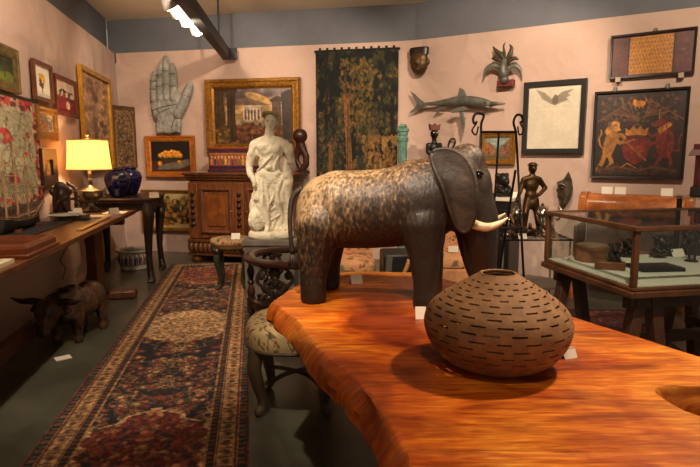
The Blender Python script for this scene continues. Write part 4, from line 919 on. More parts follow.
cushion('cushion', floral(60, 60, (170, 140, 96), 4), .225, .225, .49, .06, t)
for i in range(4):
    a = PI/4+PI/2*i+.1; x, y = math.cos(a)*.18, math.sin(a)*.18
    blob('leg', cabriole(x, y, .45, 1.2, .03, math.cos(a), math.sin(a)), GRN, t, .01, 1)
    obj('rail_carving', MB().sph((x*1.12, y*1.12, .42), (.05, .05, .05), 10, 7), EBONY, t)
card((-1.2, 5.72, .547), .1, 'white card standing on the round green legged stool', .09, .07)
# ------------------------------------------------------------------ corner chair behind the slab table
t = thing('corner_chair', 'dark mahogany chair with pierced splats and curved arm rail, left of the elephant', 'chair', (-.36, 3.72, .008), 0)
RM = mat('red_mahogany', (58, 28, 20), .3, c2=(36, 17, 13), sc=8, bump=.1)
rail = [(.2, -.33), (.06, -.34), (-.1, -.32), (-.25, -.22), (-.32, -.06), (-.3, .1), (-.18, .22), (-.02, .27), (.06, .27)]
pts = cat([(x, y, .72) for x, y in rail], 5); b = MB(); b.tube(pts, .026, 10, flat=1.6); b.sph((.2, -.33, .72), (.05, .05, .03)); b.lathe([(.03, .7), (.045, .71), (.045, .735), (.02, .75)], (.07, .27, 0), 14); obj('arm_rail', b, RM, t)
for x, y in ((.17, -.3), (-.31, -.08), (.03, .26), (.2, .2)):
    zt = .7 if (x, y) != (.2, .2) else .42
    b = MB(); turned(b, x, y, .42, zt, .024) if zt > .5 else None
    b.box((x, y, .4), (.05, .05, .1)); turned(b, x, y, .05, .36, .026); b.lathe([(.02, 0), (.035, .02), (.02, .05)], (x, y, 0), 12); obj('post', b, RM, t)
def splat(cx, cy, rz):
    b = MB(); w_ = .15
    for s in (-1, 1):
        b.tube(cat([(s*.02, 0, .44), (s*.09, 0, .48), (s*.04, 0, .54), (s*.11, 0, .6), (s*.09, 0, .67), (s*.04, 0, .7)], 5), .013, 6)
        b.tube(cat([(s*.03, 0, .7), (s*.01, 0, .62), (s*.07, 0, .57), (s*.02, 0, .5), (s*.05, 0, .44)], 5), .011, 6)
        b.sph((s*.06, 0, .56), (.03, .012, .03), 8, 6); b.sph((s*.085, 0, .64), (.026, .012, .028), 8, 6); b.sph((s*.045, 0, .49), (.03, .012, .025), 8, 6)
    b.sph((0, 0, .6), (.03, .014, .04), 8, 6); b.sph((0, 0, .66), (.04, .014, .03), 8, 6); b.sph((0, 0, .52), (.025, .014, .035), 8, 6); b.box((0, 0, .705), (.2, .02, .02)); b.box((0, 0, .45), (.16, .02, .02))
    b.xf(Matrix.Translation((cx, cy, 0)) @ Matrix.Rotation(rz, 4, 'Z')); obj('pierced_splat', b, EBONY, t, 60)
splat(-.12, -.28, .05); splat(-.2, .17, -.75)
obj('seat_frame', MB().prism([(.2, -.34), (.24, .22), (.03, .28), (-.34, -.08), (-.14, -.34)], .38, .44, 'z'), RM, t, bevel=.006)
obj('seat_pad', MB().prism([(.16, -.3), (.2, .19), (.03, .24), (-.28, -.06), (-.12, -.3)], .44, .47, 'z'), mat('dark_leather', (42, 26, 18), .45), t, bevel=.012)
# ------------------------------------------------------------------ floral stool at the slab's corner
t = thing('floral_stool', 'stool with cream floral cushion and crossed stretchers, under the slab table corner', 'stool', (-.31, 3.02, .008), 0)
STW = mat('worn_grey_wood', (98, 78, 54), .6, c2=(66, 50, 34), sc=12, st=(1, 1, .3))
cushion('cushion', floral(130, 120, (176, 152, 106), 9, ((140, 50, 44), (90, 84, 50), (80, 66, 46), (120, 96, 60)), 260, .014), .27, .28, .375, .14, t, sq=2.6)
b = MB(); P = []
for i in range(41):
    a = 2*PI*i/40; cx, cy = math.cos(a), math.sin(a); l = (abs(cx)**2.6+abs(cy)**2.6)**(1/2.6); P.append((cx/l*.262, cy/l*.276, .375))
b.tube(P, .013, 8, cap=False); obj('seat_rail', b, STW, t)
for sx in (-1, 1):
    for sy in (-1, 1):
        x, y = sx*.17, sy*.17
        b = MB().chain(cat([(x*1.12, y*1.1, .36), (x*1.2, y*1.16, .26), (x*1.02, y*1.0, .1), (x, y, .035), (x*1.1, y*1.1, .018)], 3), interp([.044, .04, .03, .022, .028], 13)); blob('leg', b, STW, t, .009, 1)
for s in (-1, 1):
    b = MB().tube(cat([(-.18, -s*.18, .13), (-.07, -s*.05, .17), (.07, s*.05, .17), (.18, s*.18, .13)], 6), .013, 8); obj('stretcher', b, STW, t)
# ------------------------------------------------------------------ iron beam and track lights
BM = mat('black_steel', (16, 14, 13), .5, .2)
pe = at(226, 55, 7.75); bd = Vector((-.065-.02, 1, 0)).normalized()
p_far = Vector((pe.x, pe.y, 2.79)); L_ = 5.2
t = thing('ceiling_beam', 'black steel beam running from the back wall towards the viewer', 'beam', p_far, 0)
b = MB().beam((0, 0, 0), -bd*L_, .11, .13); obj('beam_body', b, BM, t, bevel=.004)
obj('end_plate', MB().box((.05, .0, .0), (.2, .03, .15)), BM, t)
for k_ in (.6, 4.4): obj('hanger', MB().tube([-bd*k_+Vector((0, 0, .05)), -bd*k_+Vector((0, 0, .59))], .012), BM, t)
HEADM = mat('white_track_metal', (214, 208, 200), .35)
GLOWM = mat('halogen_glow', (255, 236, 210), .5, emit=25)
tk0, tk1 = at(199, 24, 6.35), at(163, -8, 4.7); zT = 3.0
for i, (px, py, Y) in enumerate(((197, 30, 6.2), (187, 20.5, 5.8), (178, 12, 5.45), (170, 3.5, 5.1))):
    p = at(px, py, Y)
    nm = ['farthest', 'third', 'second', 'nearest'][i]
    t = thing('track_light', f'white lit halogen track light beside the black beam, {nm} of the four in view', 'light', p, .3, 'halogen track lights')
    hd = Matrix.Rotation(-.5, 4, 'Y') @ Matrix.Rotation(.45, 4, 'X')
    b = MB().lathe([(.02, .16), (.04, .15), (.045, .08), (.07, .03), (.075, -.03), (.068, -.03), (.06, .02), (.0, .05)], seg=20, cap=False).xf(hd); obj('lamp_head', b, HEADM, t)
    obj('bulb', MB().sph((0, 0, -.01), (.066, .066, .05), 14, 8).xf(hd), GLOWM, t, 179)
    b = MB().tube([(0, 0, .12), (.0, .0, 3.3-p.z-.0)], .01); b.box((0, 0, .16), (.05, .05, .06)); obj('stem', b, HEADM, t)
q0, q1 = at(197, 30, 6.2), at(170, 3.5, 5.1); dv_ = (q1-q0); q0 = q0-dv_*.25; q1 = q1+dv_*1.2
o = obj('light_track', MB().beam((q0.x, q0.y, 3.34), (q1.x, q1.y, 3.34), .05, .07), HEADM); tag(o, 'white ceiling track that carries the halogen lights', 'track')
# ------------------------------------------------------------------ live edge slab table
SLZ = .76
def bz(px, py, z=SLZ): p = atz(px, py, z); return (p.x, p.y)
inner = [(271, 303), (288, 291), (306, 281), (320, 276.5), (334, 272.5), (372, 271.5), (413, 272.5), (440, 278), (480, 288), (530, 302), (573, 317), (600, 326), (640, 338), (700, 357), (760, 378), (820, 398),
         (820, 402), (760, 396), (720, 388), (700, 386.5), (675, 385.5), (662, 386), (655, 389), (655, 393), (662, 398), (672, 404), (685, 411), (700, 416.5), (730, 427), (790, 446), (860, 480)]
I = [Vector((*bz(*p), 0)) for p in inner]
I += [Vector((1.35, .95, 0)), Vector((1.25, .72, 0)), Vector((.8, .6, 0)), Vector((.4, .62, 0)), Vector((.15, .78, 0))]
low = [(404, 470), (392, 440), (378, 420), (362, 398), (346, 378), (330, 366), (312, 350), (296, 334), (282, 322), (270, 312)]
lowi = [(413, 467), (402, 440), (388, 415), (374, 396), (356, 376), (338, 362), (324, 350), (312, 336), (296, 318), (280, 306)]
I += [Vector((*bz(*p), 0)) for p in lowi]
# resample and roughen
D_ = []; rs = random.Random(4); n = len(I)
for i in range(n):
    a, b_ = I[i], I[(i+1) % n]; m = max(1, int((b_-a).length/.012))
    for k in range(m): D_.append(a.lerp(b_, k/m))
n = len(D_); nzv = [0]*n
ph = [rs.random()*6 for _ in range(6)]
def off(i, f, a): return a*sum(math.sin(i*f*(k+1)*.7+ph[k])/(k+1) for k in range(5))
ctr_ = sum(D_, Vector())/n
def nrm(i):
    t_ = D_[(i+1) % n]-D_[i-1]; return Vector((t_.y, -t_.x, 0)).normalized()
area = sum(D_[i].x*D_[(i+1) % n].y-D_[(i+1) % n].x*D_[i].y for i in range(n)); sg = 1 if area > 0 else -1
rings_ = [(0, SLZ, 0), (.01, SLZ-.006, .003), (.022, SLZ-.018, .004), (.034, SLZ-.032, .006), (.046, SLZ-.05, .009), (.05, SLZ-.068, .009), (.044, SLZ-.084, .008), (.015, SLZ-.09, .004), (-.03, SLZ-.092, 0)]
from mathutils import noise as mn
def rough(p, j):
    q = Vector((p.x, p.y, j*.09)); return (.022*mn.noise(q*4)+.009*mn.noise(q*12)+.002*mn.noise(q*40))*(.4 if j == 1 else 1)
vs = []; fs = []
bev = [1.0 if (p.y < 2.3 and p.x < .45) else .45 for p in D_]
for _ in range(4): bev = [(bev[i-1]+bev[i]+bev[(i+1) % n])/3 for i in range(n)]
for j, (o_, z, am) in enumerate(rings_):
    for i in range(n):
        fk = bev[i]; p = D_[i]; p = p+nrm(i)*sg*(o_*fk+(rough(p, j)*fk if j else (.004*mn.noise(Vector((p.x, p.y, 0))*20)))); vs.append((p.x, p.y, z))
for j in range(len(rings_)-1):
    for i in range(n): k = (i+1) % n; fs.append((j*n+i, j*n+k, (j+1)*n+k, (j+1)*n+i))
import mathutils
tri = mathutils.geometry.tessellate_polygon([[Vector(vs[i]) for i in range(n)]])
fs += [tuple(t_) for t_ in tri]; L0 = (len(rings_)-1)*n; fs += [tuple(L0+i for i in reversed(t_)) for t_ in tri]
SLAB = bpy.data.materials.new('figured_slab_wood'); SLAB.use_nodes = True; N = SLAB.node_tree.nodes; Lk = SLAB.node_tree.links; bs = N['Principled BSDF']
tc = N.new('ShaderNodeTexCoord')
def mapn(sc_, rot=0):
    m_ = N.new('ShaderNodeMapping'); m_.inputs['Scale'].default_value = sc_; m_.inputs['Rotation'].default_value = (0, 0, rot); Lk.new(tc.outputs['Object'], m_.inputs[0]); return m_
def noise(mp_, s_, d_=5, dist=0):
    q = N.new('ShaderNodeTexNoise'); q.inputs['Scale'].default_value = s_; q.inputs['Detail'].default_value = d_; q.inputs['Distortion'].default_value = dist; Lk.new(mp_.outputs[0], q.inputs['Vector']); return q
def ramp(src, st_):
    r = N.new('ShaderNodeValToRGB'); Lk.new(src, r.inputs[0]); e = r.color_ramp.elements
    while len(e) < len(st_): e.new(.5)
    for k_, (p_, c_) in enumerate(st_): e[k_].position = p_; e[k_].color = (*lin(c_), 1)
    return r
def mixc(a, b, f, mode='MIX'):
    m_ = N.new('ShaderNodeMix'); m_.data_type = 'RGBA'; m_.blend_type = mode
    Lk.new(a, m_.inputs[6]); Lk.new(b, m_.inputs[7])
    if isinstance(f, float): m_.inputs[0].default_value = f
    else: Lk.new(f, m_.inputs[0])
    return m_.outputs[2]
big = noise(mapn((1, 1, 1), .6), 1.8, 4, .8); base = ramp(big.outputs['Fac'], [(.34, (132, 54, 12)), (.45, (198, 100, 24)), (.56, (228, 136, 40)), (.7, (240, 168, 66))])
gr = noise(mapn((1.2, 9, 1), -.75), 5, 6, 1.2); grr = ramp(gr.outputs['Fac'], [(.35, (196, 134, 84)), (.6, (255, 255, 255))])
wv = N.new('ShaderNodeTexWave'); wv.inputs['Scale'].default_value = 30; wv.inputs['Distortion'].default_value = 5; wv.inputs['Detail'].default_value = 3; wv.inputs['Detail Scale'].default_value = 1.6; Lk.new(mapn((1, 1, 1), .75).outputs[0], wv.inputs['Vector'])
rip = noise(mapn((3, 30, 1), .5), 3.2, 4, .7); wvr = ramp(rip.outputs['Fac'], [(.36, (206, 170, 130)), (.6, (255, 255, 255))])
dk = noise(mapn((.8, 2.4, 1), .4), 2.2, 5, 1.6); dkr = ramp(dk.outputs['Fac'], [(.32, (128, 72, 46)), (.5, (255, 255, 255))])
c1 = mixc(base.outputs[0], grr.outputs[0], .7, 'MULTIPLY'); c2_ = mixc(c1, wvr.outputs[0], .8, 'MULTIPLY'); c3_ = mixc(c2_, dkr.outputs[0], .7, 'MULTIPLY')
Lk.new(c3_, bs.inputs['Base Color']); bs.inputs['Roughness'].default_value = .38; bs.inputs['Specular IOR Level'].default_value = .3
t = thing('slab_table', 'large live edge orange wooden slab table carrying the elephant and the vase', 'table', (0, 0, 0), 0)
b = MB().add(vs, fs); obj('slab_top', b, SLAB, t, 35)
DRD = mat('dark_red_wood', (64, 24, 14), .4, c2=(36, 14, 9), sc=8, st=(4, 4, 1), bump=.2)
for x, y in ((.36, 1.62), (1.15, 1.2)):
    b = MB().box((x, y, .33), (.5, .3, .66), .5, top=.8)
    for k in range(7):
        u = -.2+k*.066; p = Vector((x, y, 0))+Matrix.Rotation(.5, 3, 'Z') @ Vector((u, -.145, 0)); q = Vector((x, y, 0))+Matrix.Rotation(.5, 3, 'Z') @ Vector((u*.85, -.12, 0))
        b.tube([(p.x, p.y, .01), (q.x, q.y, .65)], .03, 8)
    obj('trunk_leg', b, DRD, t)
# ------------------------------------------------------------------ elephant
ea = -math.atan2(.216, .976)
t = thing('wooden_elephant', 'large dark carved wooden elephant with white tusks standing on the slab table', 'sculpture', (.109, 2.468, SLZ), ea)
EL = bpy.data.materials.new('worn_elephant_wood'); EL.use_nodes = True; N = EL.node_tree.nodes; Lk = EL.node_tree.links; bs = N['Principled BSDF']
tc = N.new('ShaderNodeTexCoord')
n1 = noise(mapn((1, 1, 1)), 6, 9, .3); n2 = noise(mapn((1, 1, .45)), 80, 8, .2); n3 = noise(mapn((14, 14, 1)), 3, 5)
sep = N.new('ShaderNodeSeparateXYZ'); Lk.new(tc.outputs['Object'], sep.inputs[0])
def mth(op, a, b=None, v=0):
    q = N.new('ShaderNodeMath'); q.operation = op
    if hasattr(a, 'links'): Lk.new(a, q.inputs[0])
    else: q.inputs[0].default_value = a
    if b is not None and hasattr(b, 'links'): Lk.new(b, q.inputs[1])
    else: q.inputs[1].default_value = v if b is None else b
    return q.outputs[0]
# worn paint: bare tan wood rubbed through along the back and rump
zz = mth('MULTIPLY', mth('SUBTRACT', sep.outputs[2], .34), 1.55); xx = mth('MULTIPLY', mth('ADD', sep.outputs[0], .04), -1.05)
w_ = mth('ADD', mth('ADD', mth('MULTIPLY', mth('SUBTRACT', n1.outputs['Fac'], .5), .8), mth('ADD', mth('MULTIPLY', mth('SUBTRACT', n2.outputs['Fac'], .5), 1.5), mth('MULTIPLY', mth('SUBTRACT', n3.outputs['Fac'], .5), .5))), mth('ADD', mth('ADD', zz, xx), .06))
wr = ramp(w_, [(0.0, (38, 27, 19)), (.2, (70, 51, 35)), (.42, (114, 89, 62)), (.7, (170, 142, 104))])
Lk.new(wr.outputs[0], bs.inputs['Base Color']); bs.inputs['Roughness'].default_value = .5
bp = N.new('ShaderNodeBump'); bp.inputs['Strength'].default_value = .45; bp.inputs['Distance'].default_value = .008; Lk.new(mth('ADD', n2.outputs['Fac'], n3.outputs['Fac']), bp.inputs['Height']); Lk.new(bp.outputs[0], bs.inputs['Normal'])
b = MB()
b.tube(cat([(-.235, 0, .4), (-.12, 0, .403), (.02, 0, .41), (.14, 0, .428), (.24, 0, .465), (.34, 0, .52)], 5), [.135, .16, .17, .174, .176, .177, .177, .177, .177, .177, .177, .177, .177, .178, .18, .183, .186, .188, .188, .186, .182, .176, .168, .16, .15, .135], 26, flat=.98)
b.sph((-.22, 0, .395), (.14, .165, .165), 26, 16); b.sph((-.16, 0, .41), (.16, .172, .172), 26, 16); b.sph((.22, 0, .45), (.15, .16, .18), 24, 16); b.sph((.38, 0, .55), (.105, .115, .14), 20, 14); b.sph((.40, 0, .62), (.085, .085, .08)); b.sph((.45, 0, .5), (.065, .09, .12)); b.sph((.36, -.0, .42), (.09, .08, .1))
for sy in (-1, 1):
    y = sy*.115
    b.chain([(-.228, y*.85, .34), (-.243, y, .22), (-.25, y*1.1, .12), (-.25, y*1.15, .045)], [.115, .08, .062, .06]); b.tube([(-.25, y*1.15, .05), (-.25, y*1.15, .0)], [.059, .059], 20)
    b.chain([(.225, y*.85, .36), (.24, y, .22), (.25, y*1.1, .12), (.25, y*1.15, .045)], [.105, .07, .059, .056]); b.tube([(.25, y*1.15, .05), (.25, y*1.15, .0)], [.058, .058], 20)
b.chain(cat([(.415, 0, .46), (.445, 0, .37), (.46, 0, .27), (.475, 0, .17), (.5, 0, .09), (.54, 0, .05)], 3), interp([.105, .1, .088, .07, .055, .04], 16))
blob('body', b, EL, t, .0125, 3)
DKE = mat('dark_elephant_hide', (40, 28, 20), .6, c2=(74, 54, 38), sc=9, lo=.45, hi=.8, bump=.4, bsc=40)
ear = [(.262, .655), (.31, .672), (.36, .66), (.405, .625), (.435, .565), (.448, .49), (.445, .42), (.43, .365), (.405, .335), (.378, .345), (.355, .39), (.335, .45), (.31, .52), (.275, .59)]
for s in (-1, 1):
    n_ = len(ear); cx, cz = .37, .52; vs2 = []; fs2 = []; R2 = [1, .97, .7, .35]
    P_ = [(x, z) for x, z in ear]; 
    dense = cat([(x, z, 0) for x, z in P_], 3, closed=True); m_ = len(dense)
    def ey(rr, x, z): return s*(.128+.035*math.sin(min(1, max(0, (z-.33)/.34))*PI)*1.0+(.014 if rr > .9 else (-.006 if rr > .5 else 0))+.03*max(0, (x-.3))*1.5*0)
    for side in (0, 1):
        for rr in R2:
            for p in dense: x, z = cx+(p.x-cx)*rr, cz+(p.y-cz)*rr; vs2.append((x, ey(rr, x, z)-s*side*.016, z))
        vs2.append((cx, ey(0, cx, cz)-s*side*.016, cz))
    Q = 4*m_+1
    for side in (0, 1):
        o_ = side*Q
        for j in range(3):
            for i in range(m_): k = (i+1) % m_; fs2.append((o_+j*m_+i, o_+j*m_+k, o_+(j+1)*m_+k, o_+(j+1)*m_+i))
        for i in range(m_): fs2.append((o_+3*m_+i, o_+3*m_+(i+1) % m_, o_+4*m_))
    for i in range(m_): k = (i+1) % m_; fs2.append((i, k, Q+k, Q+i))
    eo = obj('ear', MB().add(vs2, fs2), DKE, t, 60)
    obj('ear_rim', MB().tube([(p.x, ey(1, p.x, p.y)-s*.006, p.y) for p in dense]+[(dense[0].x, ey(1, dense[0].x, dense[0].y)-s*.006, dense[0].y)], .0085, 7), DKE, eo, 179)
    obj('eye', MB().sph((.452, s*.078, .565), (.016, .012, .014), 12, 8), mat('eye_black', (10, 8, 8), .1), t, 179)
    obj('eyelid', MB().tube(cat([(.432, s*.078, .565), (.45, s*.088, .585), (.472, s*.072, .57)], 4), .005, 6), EL, t, 179)
    obj('tusk', MB().tube(cat([(.40, s*.07, .385), (.44, s*.092, .362), (.49, s*.105, .352), (.54, s*.1, .368), (.575, s*.09, .392)], 5), [.022, .021, .018, .012, .003], 14), IVORY, t, 179)
b = MB().tube(cat([(-.335, 0, .5), (-.375, -.02, .46), (-.385, -.04, .38), (-.38, -.05, .28), (-.372, -.05, .2)], 5), [.016, .013, .011, .01, .012], 10); to = obj('tail', b, DKE, t, 179)
b = MB()
for k in range(7):
    a = k/7*2*PI; b.tube([(-.372, -.05, .205), (-.372+math.cos(a)*.014, -.05+math.sin(a)*.014, .165), (-.372+math.cos(a)*.024, -.05+math.sin(a)*.02, .125+.01*(k % 3))], [.006, .006, .002], 6)
obj('tail_tuft', b, DKE, to, 179)
card(atz(356, 283, SLZ), .25, 'folded white card standing on the slab between the elephant legs', .06, .05)
card(atz(420.5, 319, SLZ), .05, 'white card standing at the foot of the elephant front leg', .042, .05, 'up')
card(atz(568, 357, SLZ), .35, 'small folded white card on the slab just right of the pierced vase', .05, .035)
# ------------------------------------------------------------------ pierced vase
vc = Vector((.457, 1.66, SLZ)); zt = .293
prof = [(.12, 0), (.15, .012), (.185, .04), (.212, .08), (.224, .12), (.222, .15), (.208, .18), (.18, .208), (.145, .232), (.11, .253), (.08, .272), (.058, .286)]
t = thing('pierced_vase', 'round squat brown pottery vase pierced with rows of small slots, on the slab', 'vase', vc, .3)
PP = cat([(r, z, 0) for r, z in prof], 12); 
# arc-length resample
Ls = [0]
for a, b_ in zip(PP, PP[1:]): Ls.append(Ls[-1]+(b_-a).length)
def pa(s_):
    for i in range(len(Ls)-1):
        if Ls[i+1] >= s_: u = (s_-Ls[i])/max(1e-9, Ls[i+1]-Ls[i]); return PP[i].lerp(PP[i+1], u)
    return PP[-1]
rowsS = [0]; cut = [False]; s_ = .03; rowsS.append(s_)
nr = 16; gap = (Ls[-1]-.03-.02)/nr
cutrows = []
for r in range(nr):
    a = .03+gap*(r+.5); rowsS += [a-.0028, a+.0028]; cutrows.append(len(rowsS)-2)
    if r < nr-1: rowsS.append(a+gap/2)
rowsS += [Ls[-1]]
SG = 216; rv = random.Random(11); vs = []; fs = []; R = []
for sv in rowsS:
    p = pa(sv); R.append(p)
    for i in range(SG): a = 2*PI*i/SG; vs.append((math.cos(a)*p.x, math.sin(a)*p.x, p.y))
for j in range(len(rowsS)-1):
    holes = set()
    if j in cutrows:
        r_ = cutrows.index(j); ns = 18; step = SG/ns; o_ = (r_ % 2)*step/2+rv.random()*1.5
        ln_ = 7 if r_ < 12 else 6
        for k in range(ns):
            st_ = int(o_+k*step+rv.choice([-1, 0, 0, 1]))
            for m_ in range(ln_+rv.choice([-1, 0, 0])): holes.add((st_+m_) % SG)
    for i in range(SG):
        if i in holes: continue
        k = (i+1) % SG; fs.append((j*SG+i, j*SG+k, (j+1)*SG+k, (j+1)*SG+i))
me = bpy.data.meshes.new('pierced_wall'); me.from_pydata(vs, [], fs); 
CLAY = mat('brown_stoneware', (150, 106, 64), .75, c2=(120, 82, 48), sc=22, bump=.25, bsc=260, c3=(150, 106, 70))
o = finish(me, 'pierced_wall', CLAY, t, 0); sd = o.modifiers.new('thick', 'SOLIDIFY'); sd.thickness = .014; sd.offset = -1
obj('base', MB().lathe([(.118, .0), (.121, .004), (.112, .009), (.1, .009)], seg=64), CLAY, t)
rr = R[-1]; rim = [(.062+.0035*math.cos(a), .2855+.005*math.sin(a)) for a in np.linspace(0, 2*PI, 9)[:-1]]
P = [(math.cos(2*PI*i/64)*(rr.x-.004)*(1+.04*math.sin(i*.6)), math.sin(2*PI*i/64)*(rr.x-.006), rr.y-.002) for i in range(65)]
obj('rim', MB().tube(P, .0045, 8, cap=False), CLAY, t, 179)
# ------------------------------------------------------------------ display case on the right
CB = .75
cA, cF = atz(541, 258, CB), atz(632, 289, CB)
dirL = (cA-cF); Lc = dirL.length; ux = dirL.normalized(); ax2 = atz(700, 274, CB)-cF; uy = Vector((-ux.y, ux.x, 0)); 
if uy.dot(ax2) < 0: uy = -uy
bx = (uy*.75+ax2.normalized()*.25).normalized(); bx = (bx-ux*bx.dot(ux)).normalized()
ang = math.atan2(bx.y, bx.x)
CW = 1.15
O = cF
t = thing('display_case', 'wooden table top glass display case on trestle legs at the right', 'display case', (O.x, O.y, 0), ang)
# local: +x along the near long side (to the right), +y along the left side (away); front corner at origin
RW = mat('case_wood', (98, 60, 36), .35, c2=(66, 40, 24), sc=7, st=(1, 1, 1), bump=.1)
GH = .31; s_ = 1 if (Matrix.Rotation(-ang, 3, 'Z') @ ux).y > 0 else -1
def cb(b, x0, x1, y0, y1, z0, z1): return b.box(((x0+x1)/2, s_*(y0+y1)/2, (z0+z1)/2), (x1-x0, abs(y1-y0), z1-z0))
b = MB(); cb(b, 0, CW, 0, Lc, CB-.055, CB-.02); cb(b, .012, CW-.012, .012, Lc-.012, CB-.02, CB); obj('base_frame', b, RW, t, bevel=.006)
obj('lining', cb(MB(), .03, CW-.03, .03, Lc-.03, CB, CB+.004), mat('pale_green_lining', (196, 198, 180), .9), t, 0)
w_ = .028
for x in (0.012, CW-.012-w_):
    for y in (0.012, Lc-.012-w_): obj('corner_post', cb(MB(), x, x+w_, y, y+w_, CB, CB+GH-.025), RW, t, bevel=.003)
b = MB(); z0, z1 = CB+GH-.025, CB+GH
cb(b, 0, CW, 0, .034, z0, z1); cb(b, 0, CW, Lc-.034, Lc, z0, z1); cb(b, 0, .034, .034, Lc-.034, z0, z1); cb(b, CW-.034, CW, .034, Lc-.034, z0, z1); obj('top_frame', b, RW, t, bevel=.004)
for (x0, x1, y0, y1, za, zb_) in ((.04, CW-.04, .024, .028, CB+.004, z0), (.04, CW-.04, Lc-.028, Lc-.024, CB+.004, z0), (.024, .028, .04, Lc-.04, CB+.004, z0), (CW-.028, CW-.024, .04, Lc-.04, CB+.004, z0), (.034, CW-.034, .034, Lc-.034, z1-.009, z1-.005)):
    obj('glass_pane', cb(MB(), x0, x1, y0, y1, za, zb_), GLASS, t, 0)
LG = mat('trestle_wood', (86, 52, 32), .5, c2=(58, 34, 22), sc=8)
b = MB(); cb(b, .05, CW-.05, .07, .13, CB-.13, CB-.055); cb(b, .05, CW-.05, Lc-.13, Lc-.07, CB-.13, CB-.055); obj('rail', b, LG, t, bevel=.004)
for x, dx in ((.12, -.1), (.2, .12), (CW-.2, -.12), (CW-.12, .1)):
    for y in (.1, Lc-.1):
        obj('leg', MB().beam((x, s_*y, CB-.06), (x+dx*1.0, s_*(y), .02), .07, .06), LG, t, bevel=.004)
obj('stretcher', cb(MB(), .06, CW-.06, Lc/2-.03, Lc/2+.03, .3, .36), LG, t, bevel=.004)
for x in (.1, CW-.1): obj('cross_rail', cb(MB(), x-.03, x+.03, .1, Lc-.1, .29, .35), LG, t, bevel=.004)
Z = CB+.004
def cw(px, py):
    p = atz(px, py, Z); l = Matrix.Rotation(-ang, 3, 'Z') @ (p-Vector((O.x, O.y, p.z)))
    l.x = max(.12, min(CW-.12, l.x)); ly = max(.1, min(Lc-.13, s_*l.y)); l.y = s_*ly
    q = Matrix.Rotation(ang, 3, 'Z') @ l; return Vector((O.x+q.x, O.y+q.y, Z+.001))
def roundbox(p, r, h, label):
    t = thing('round_box', label, 'box', p, .4, 'round wooden boxes')
    BX = mat('bark_box', (118, 76, 40), .55, c2=(72, 44, 24), sc=14, bump=.4)
    obj('body', MB().lathe([(r*.97, 0), (r, .01), (r*.985, h*.7)], seg=36), BX, t); obj('lid', MB().lathe([(r*1.03, h*.7), (r*1.04, h*.95), (r*1.0, h), (r*.98, h)], seg=36), BX, t)
    obj('lid_inlay', MB().lathe([(r*.86, h), (r*.85, h+.004), (0.001, h+.004)], seg=36, cap=False), mat('grey_inlay', (120, 104, 80), .5, c2=(90, 72, 50), sc=10), t)
    return t
roundbox(cw(591, 260.5), .1, .1, 'round brown wooden box with lid inside the glass display case')
# small carved heads, books, figures in the case
def bust(p, s, label, rz=0, m=BLKBRZ):
    t = thing('bronze_figure', label, 'figurine', p, rz, 'small dark figures in the case')
    obj('base', MB().box((0, 0, .01*s), (.09*s, .07*s, .02*s)), EBONY, t, bevel=.002)
    b = MB(); b.sph((0, 0, .09*s), (.035*s, .045*s, .045*s)); b.sph((0, -.04*s, .085*s), (.018*s, .02*s, .02*s)); b.chain([(0, 0, .06*s), (0, .01*s, .02*s)], [.03*s, .042*s]); b.sph((-.03*s, .01*s, .12*s), .016*s); b.sph((.03*s, .01*s, .12*s), .016*s)
    b.chain([(-.035*s, -.01*s, .05*s), (-.02*s, -.04*s, .03*s)], [.015*s]*2); b.chain([(.035*s, -.01*s, .05*s), (.02*s, -.04*s, .03*s)], [.015*s]*2)
    blob('figure', b, m, t, .006*max(.8, s), 1); return t
def standing(p, H, label, rz=0, m=BLKBRZ, group='small dark figures in the case', arms=1, name='bronze_figure', cat_='figurine', vox=None):
    t = thing(name, label, cat_, p, rz, group); k = H/1.0
    obj('base', MB().lathe([(.2*k, 0), (.2*k, .03*k), (.16*k, .05*k)], seg=20), EBONY, t)
    b = MB(); V_ = lambda x, y, z: (x*k, y*k, z*k)
    b.sph(V_(0, -.02, .92), (.058*k, .065*k, .078*k)); b.cap(V_(0, 0, .86), V_(0, 0, .8), .034*k); b.chain([V_(-.13, 0, .78), V_(0, 0, .8), V_(.13, 0, .78)], [.045*k, .06*k, .045*k]); b.sph(V_(0, 0, .69), (.12*k, .08*k, .13*k)); b.sph(V_(0, 0, .54), (.105*k, .08*k, .09*k))
    b.chain([V_(-.055, 0, .5), V_(-.08, -.03, .3), V_(-.07, 0, .1)], [.066*k, .05*k, .034*k]); b.chain([V_(.055, 0, .5), V_(.06, 0, .3), V_(.09, .02, .1)], [.066*k, .05*k, .034*k]); b.cap(V_(-.07, 0, .07), V_(-.075, -.07, .06), .028*k); b.cap(V_(.09, .02, .07), V_(.1, -.05, .06), .028*k)
    if arms == 1: b.chain([V_(-.15, 0, .77), V_(-.2, -.02, .62), V_(-.25, -.08, .5)], [.04*k, .034*k, .028*k]); b.chain([V_(.15, 0, .77), V_(.25, .02, .62), V_(.13, -.05, .54)], [.04*k, .034*k, .028*k])
    else: b.chain([V_(-.14, 0, .77), V_(-.19, 0, .6), V_(-.08, -.1, .6)], [.04*k, .034*k, .028*k]); b.chain([V_(.14, 0, .77), V_(.19, 0, .6), V_(.08, -.1, .62)], [.04*k, .034*k, .028*k])
    b.sph(V_(0, -.085, .91), (.012*k, .018*k, .018*k))
    blob('figure', b, m, t, vox or max(.0035, .016*k), 1); return t
o = obj('wood_plinth', MB().box((0, 0, .022), (.16, .08, .044)), mat('tan_block', (120, 70, 32), .4, c2=(90, 50, 24), sc=6), None, 0, bevel=.003); pB = cw(612, 270); tag(o, 'small tan wooden block in the near corner of the glass case', 'block', None, pB+Vector((0, .03, 0)), -.4)
bust(pB+Vector((.03, .045, .044)), .8, 'small round black carved head on the tan block in the case', -.3)
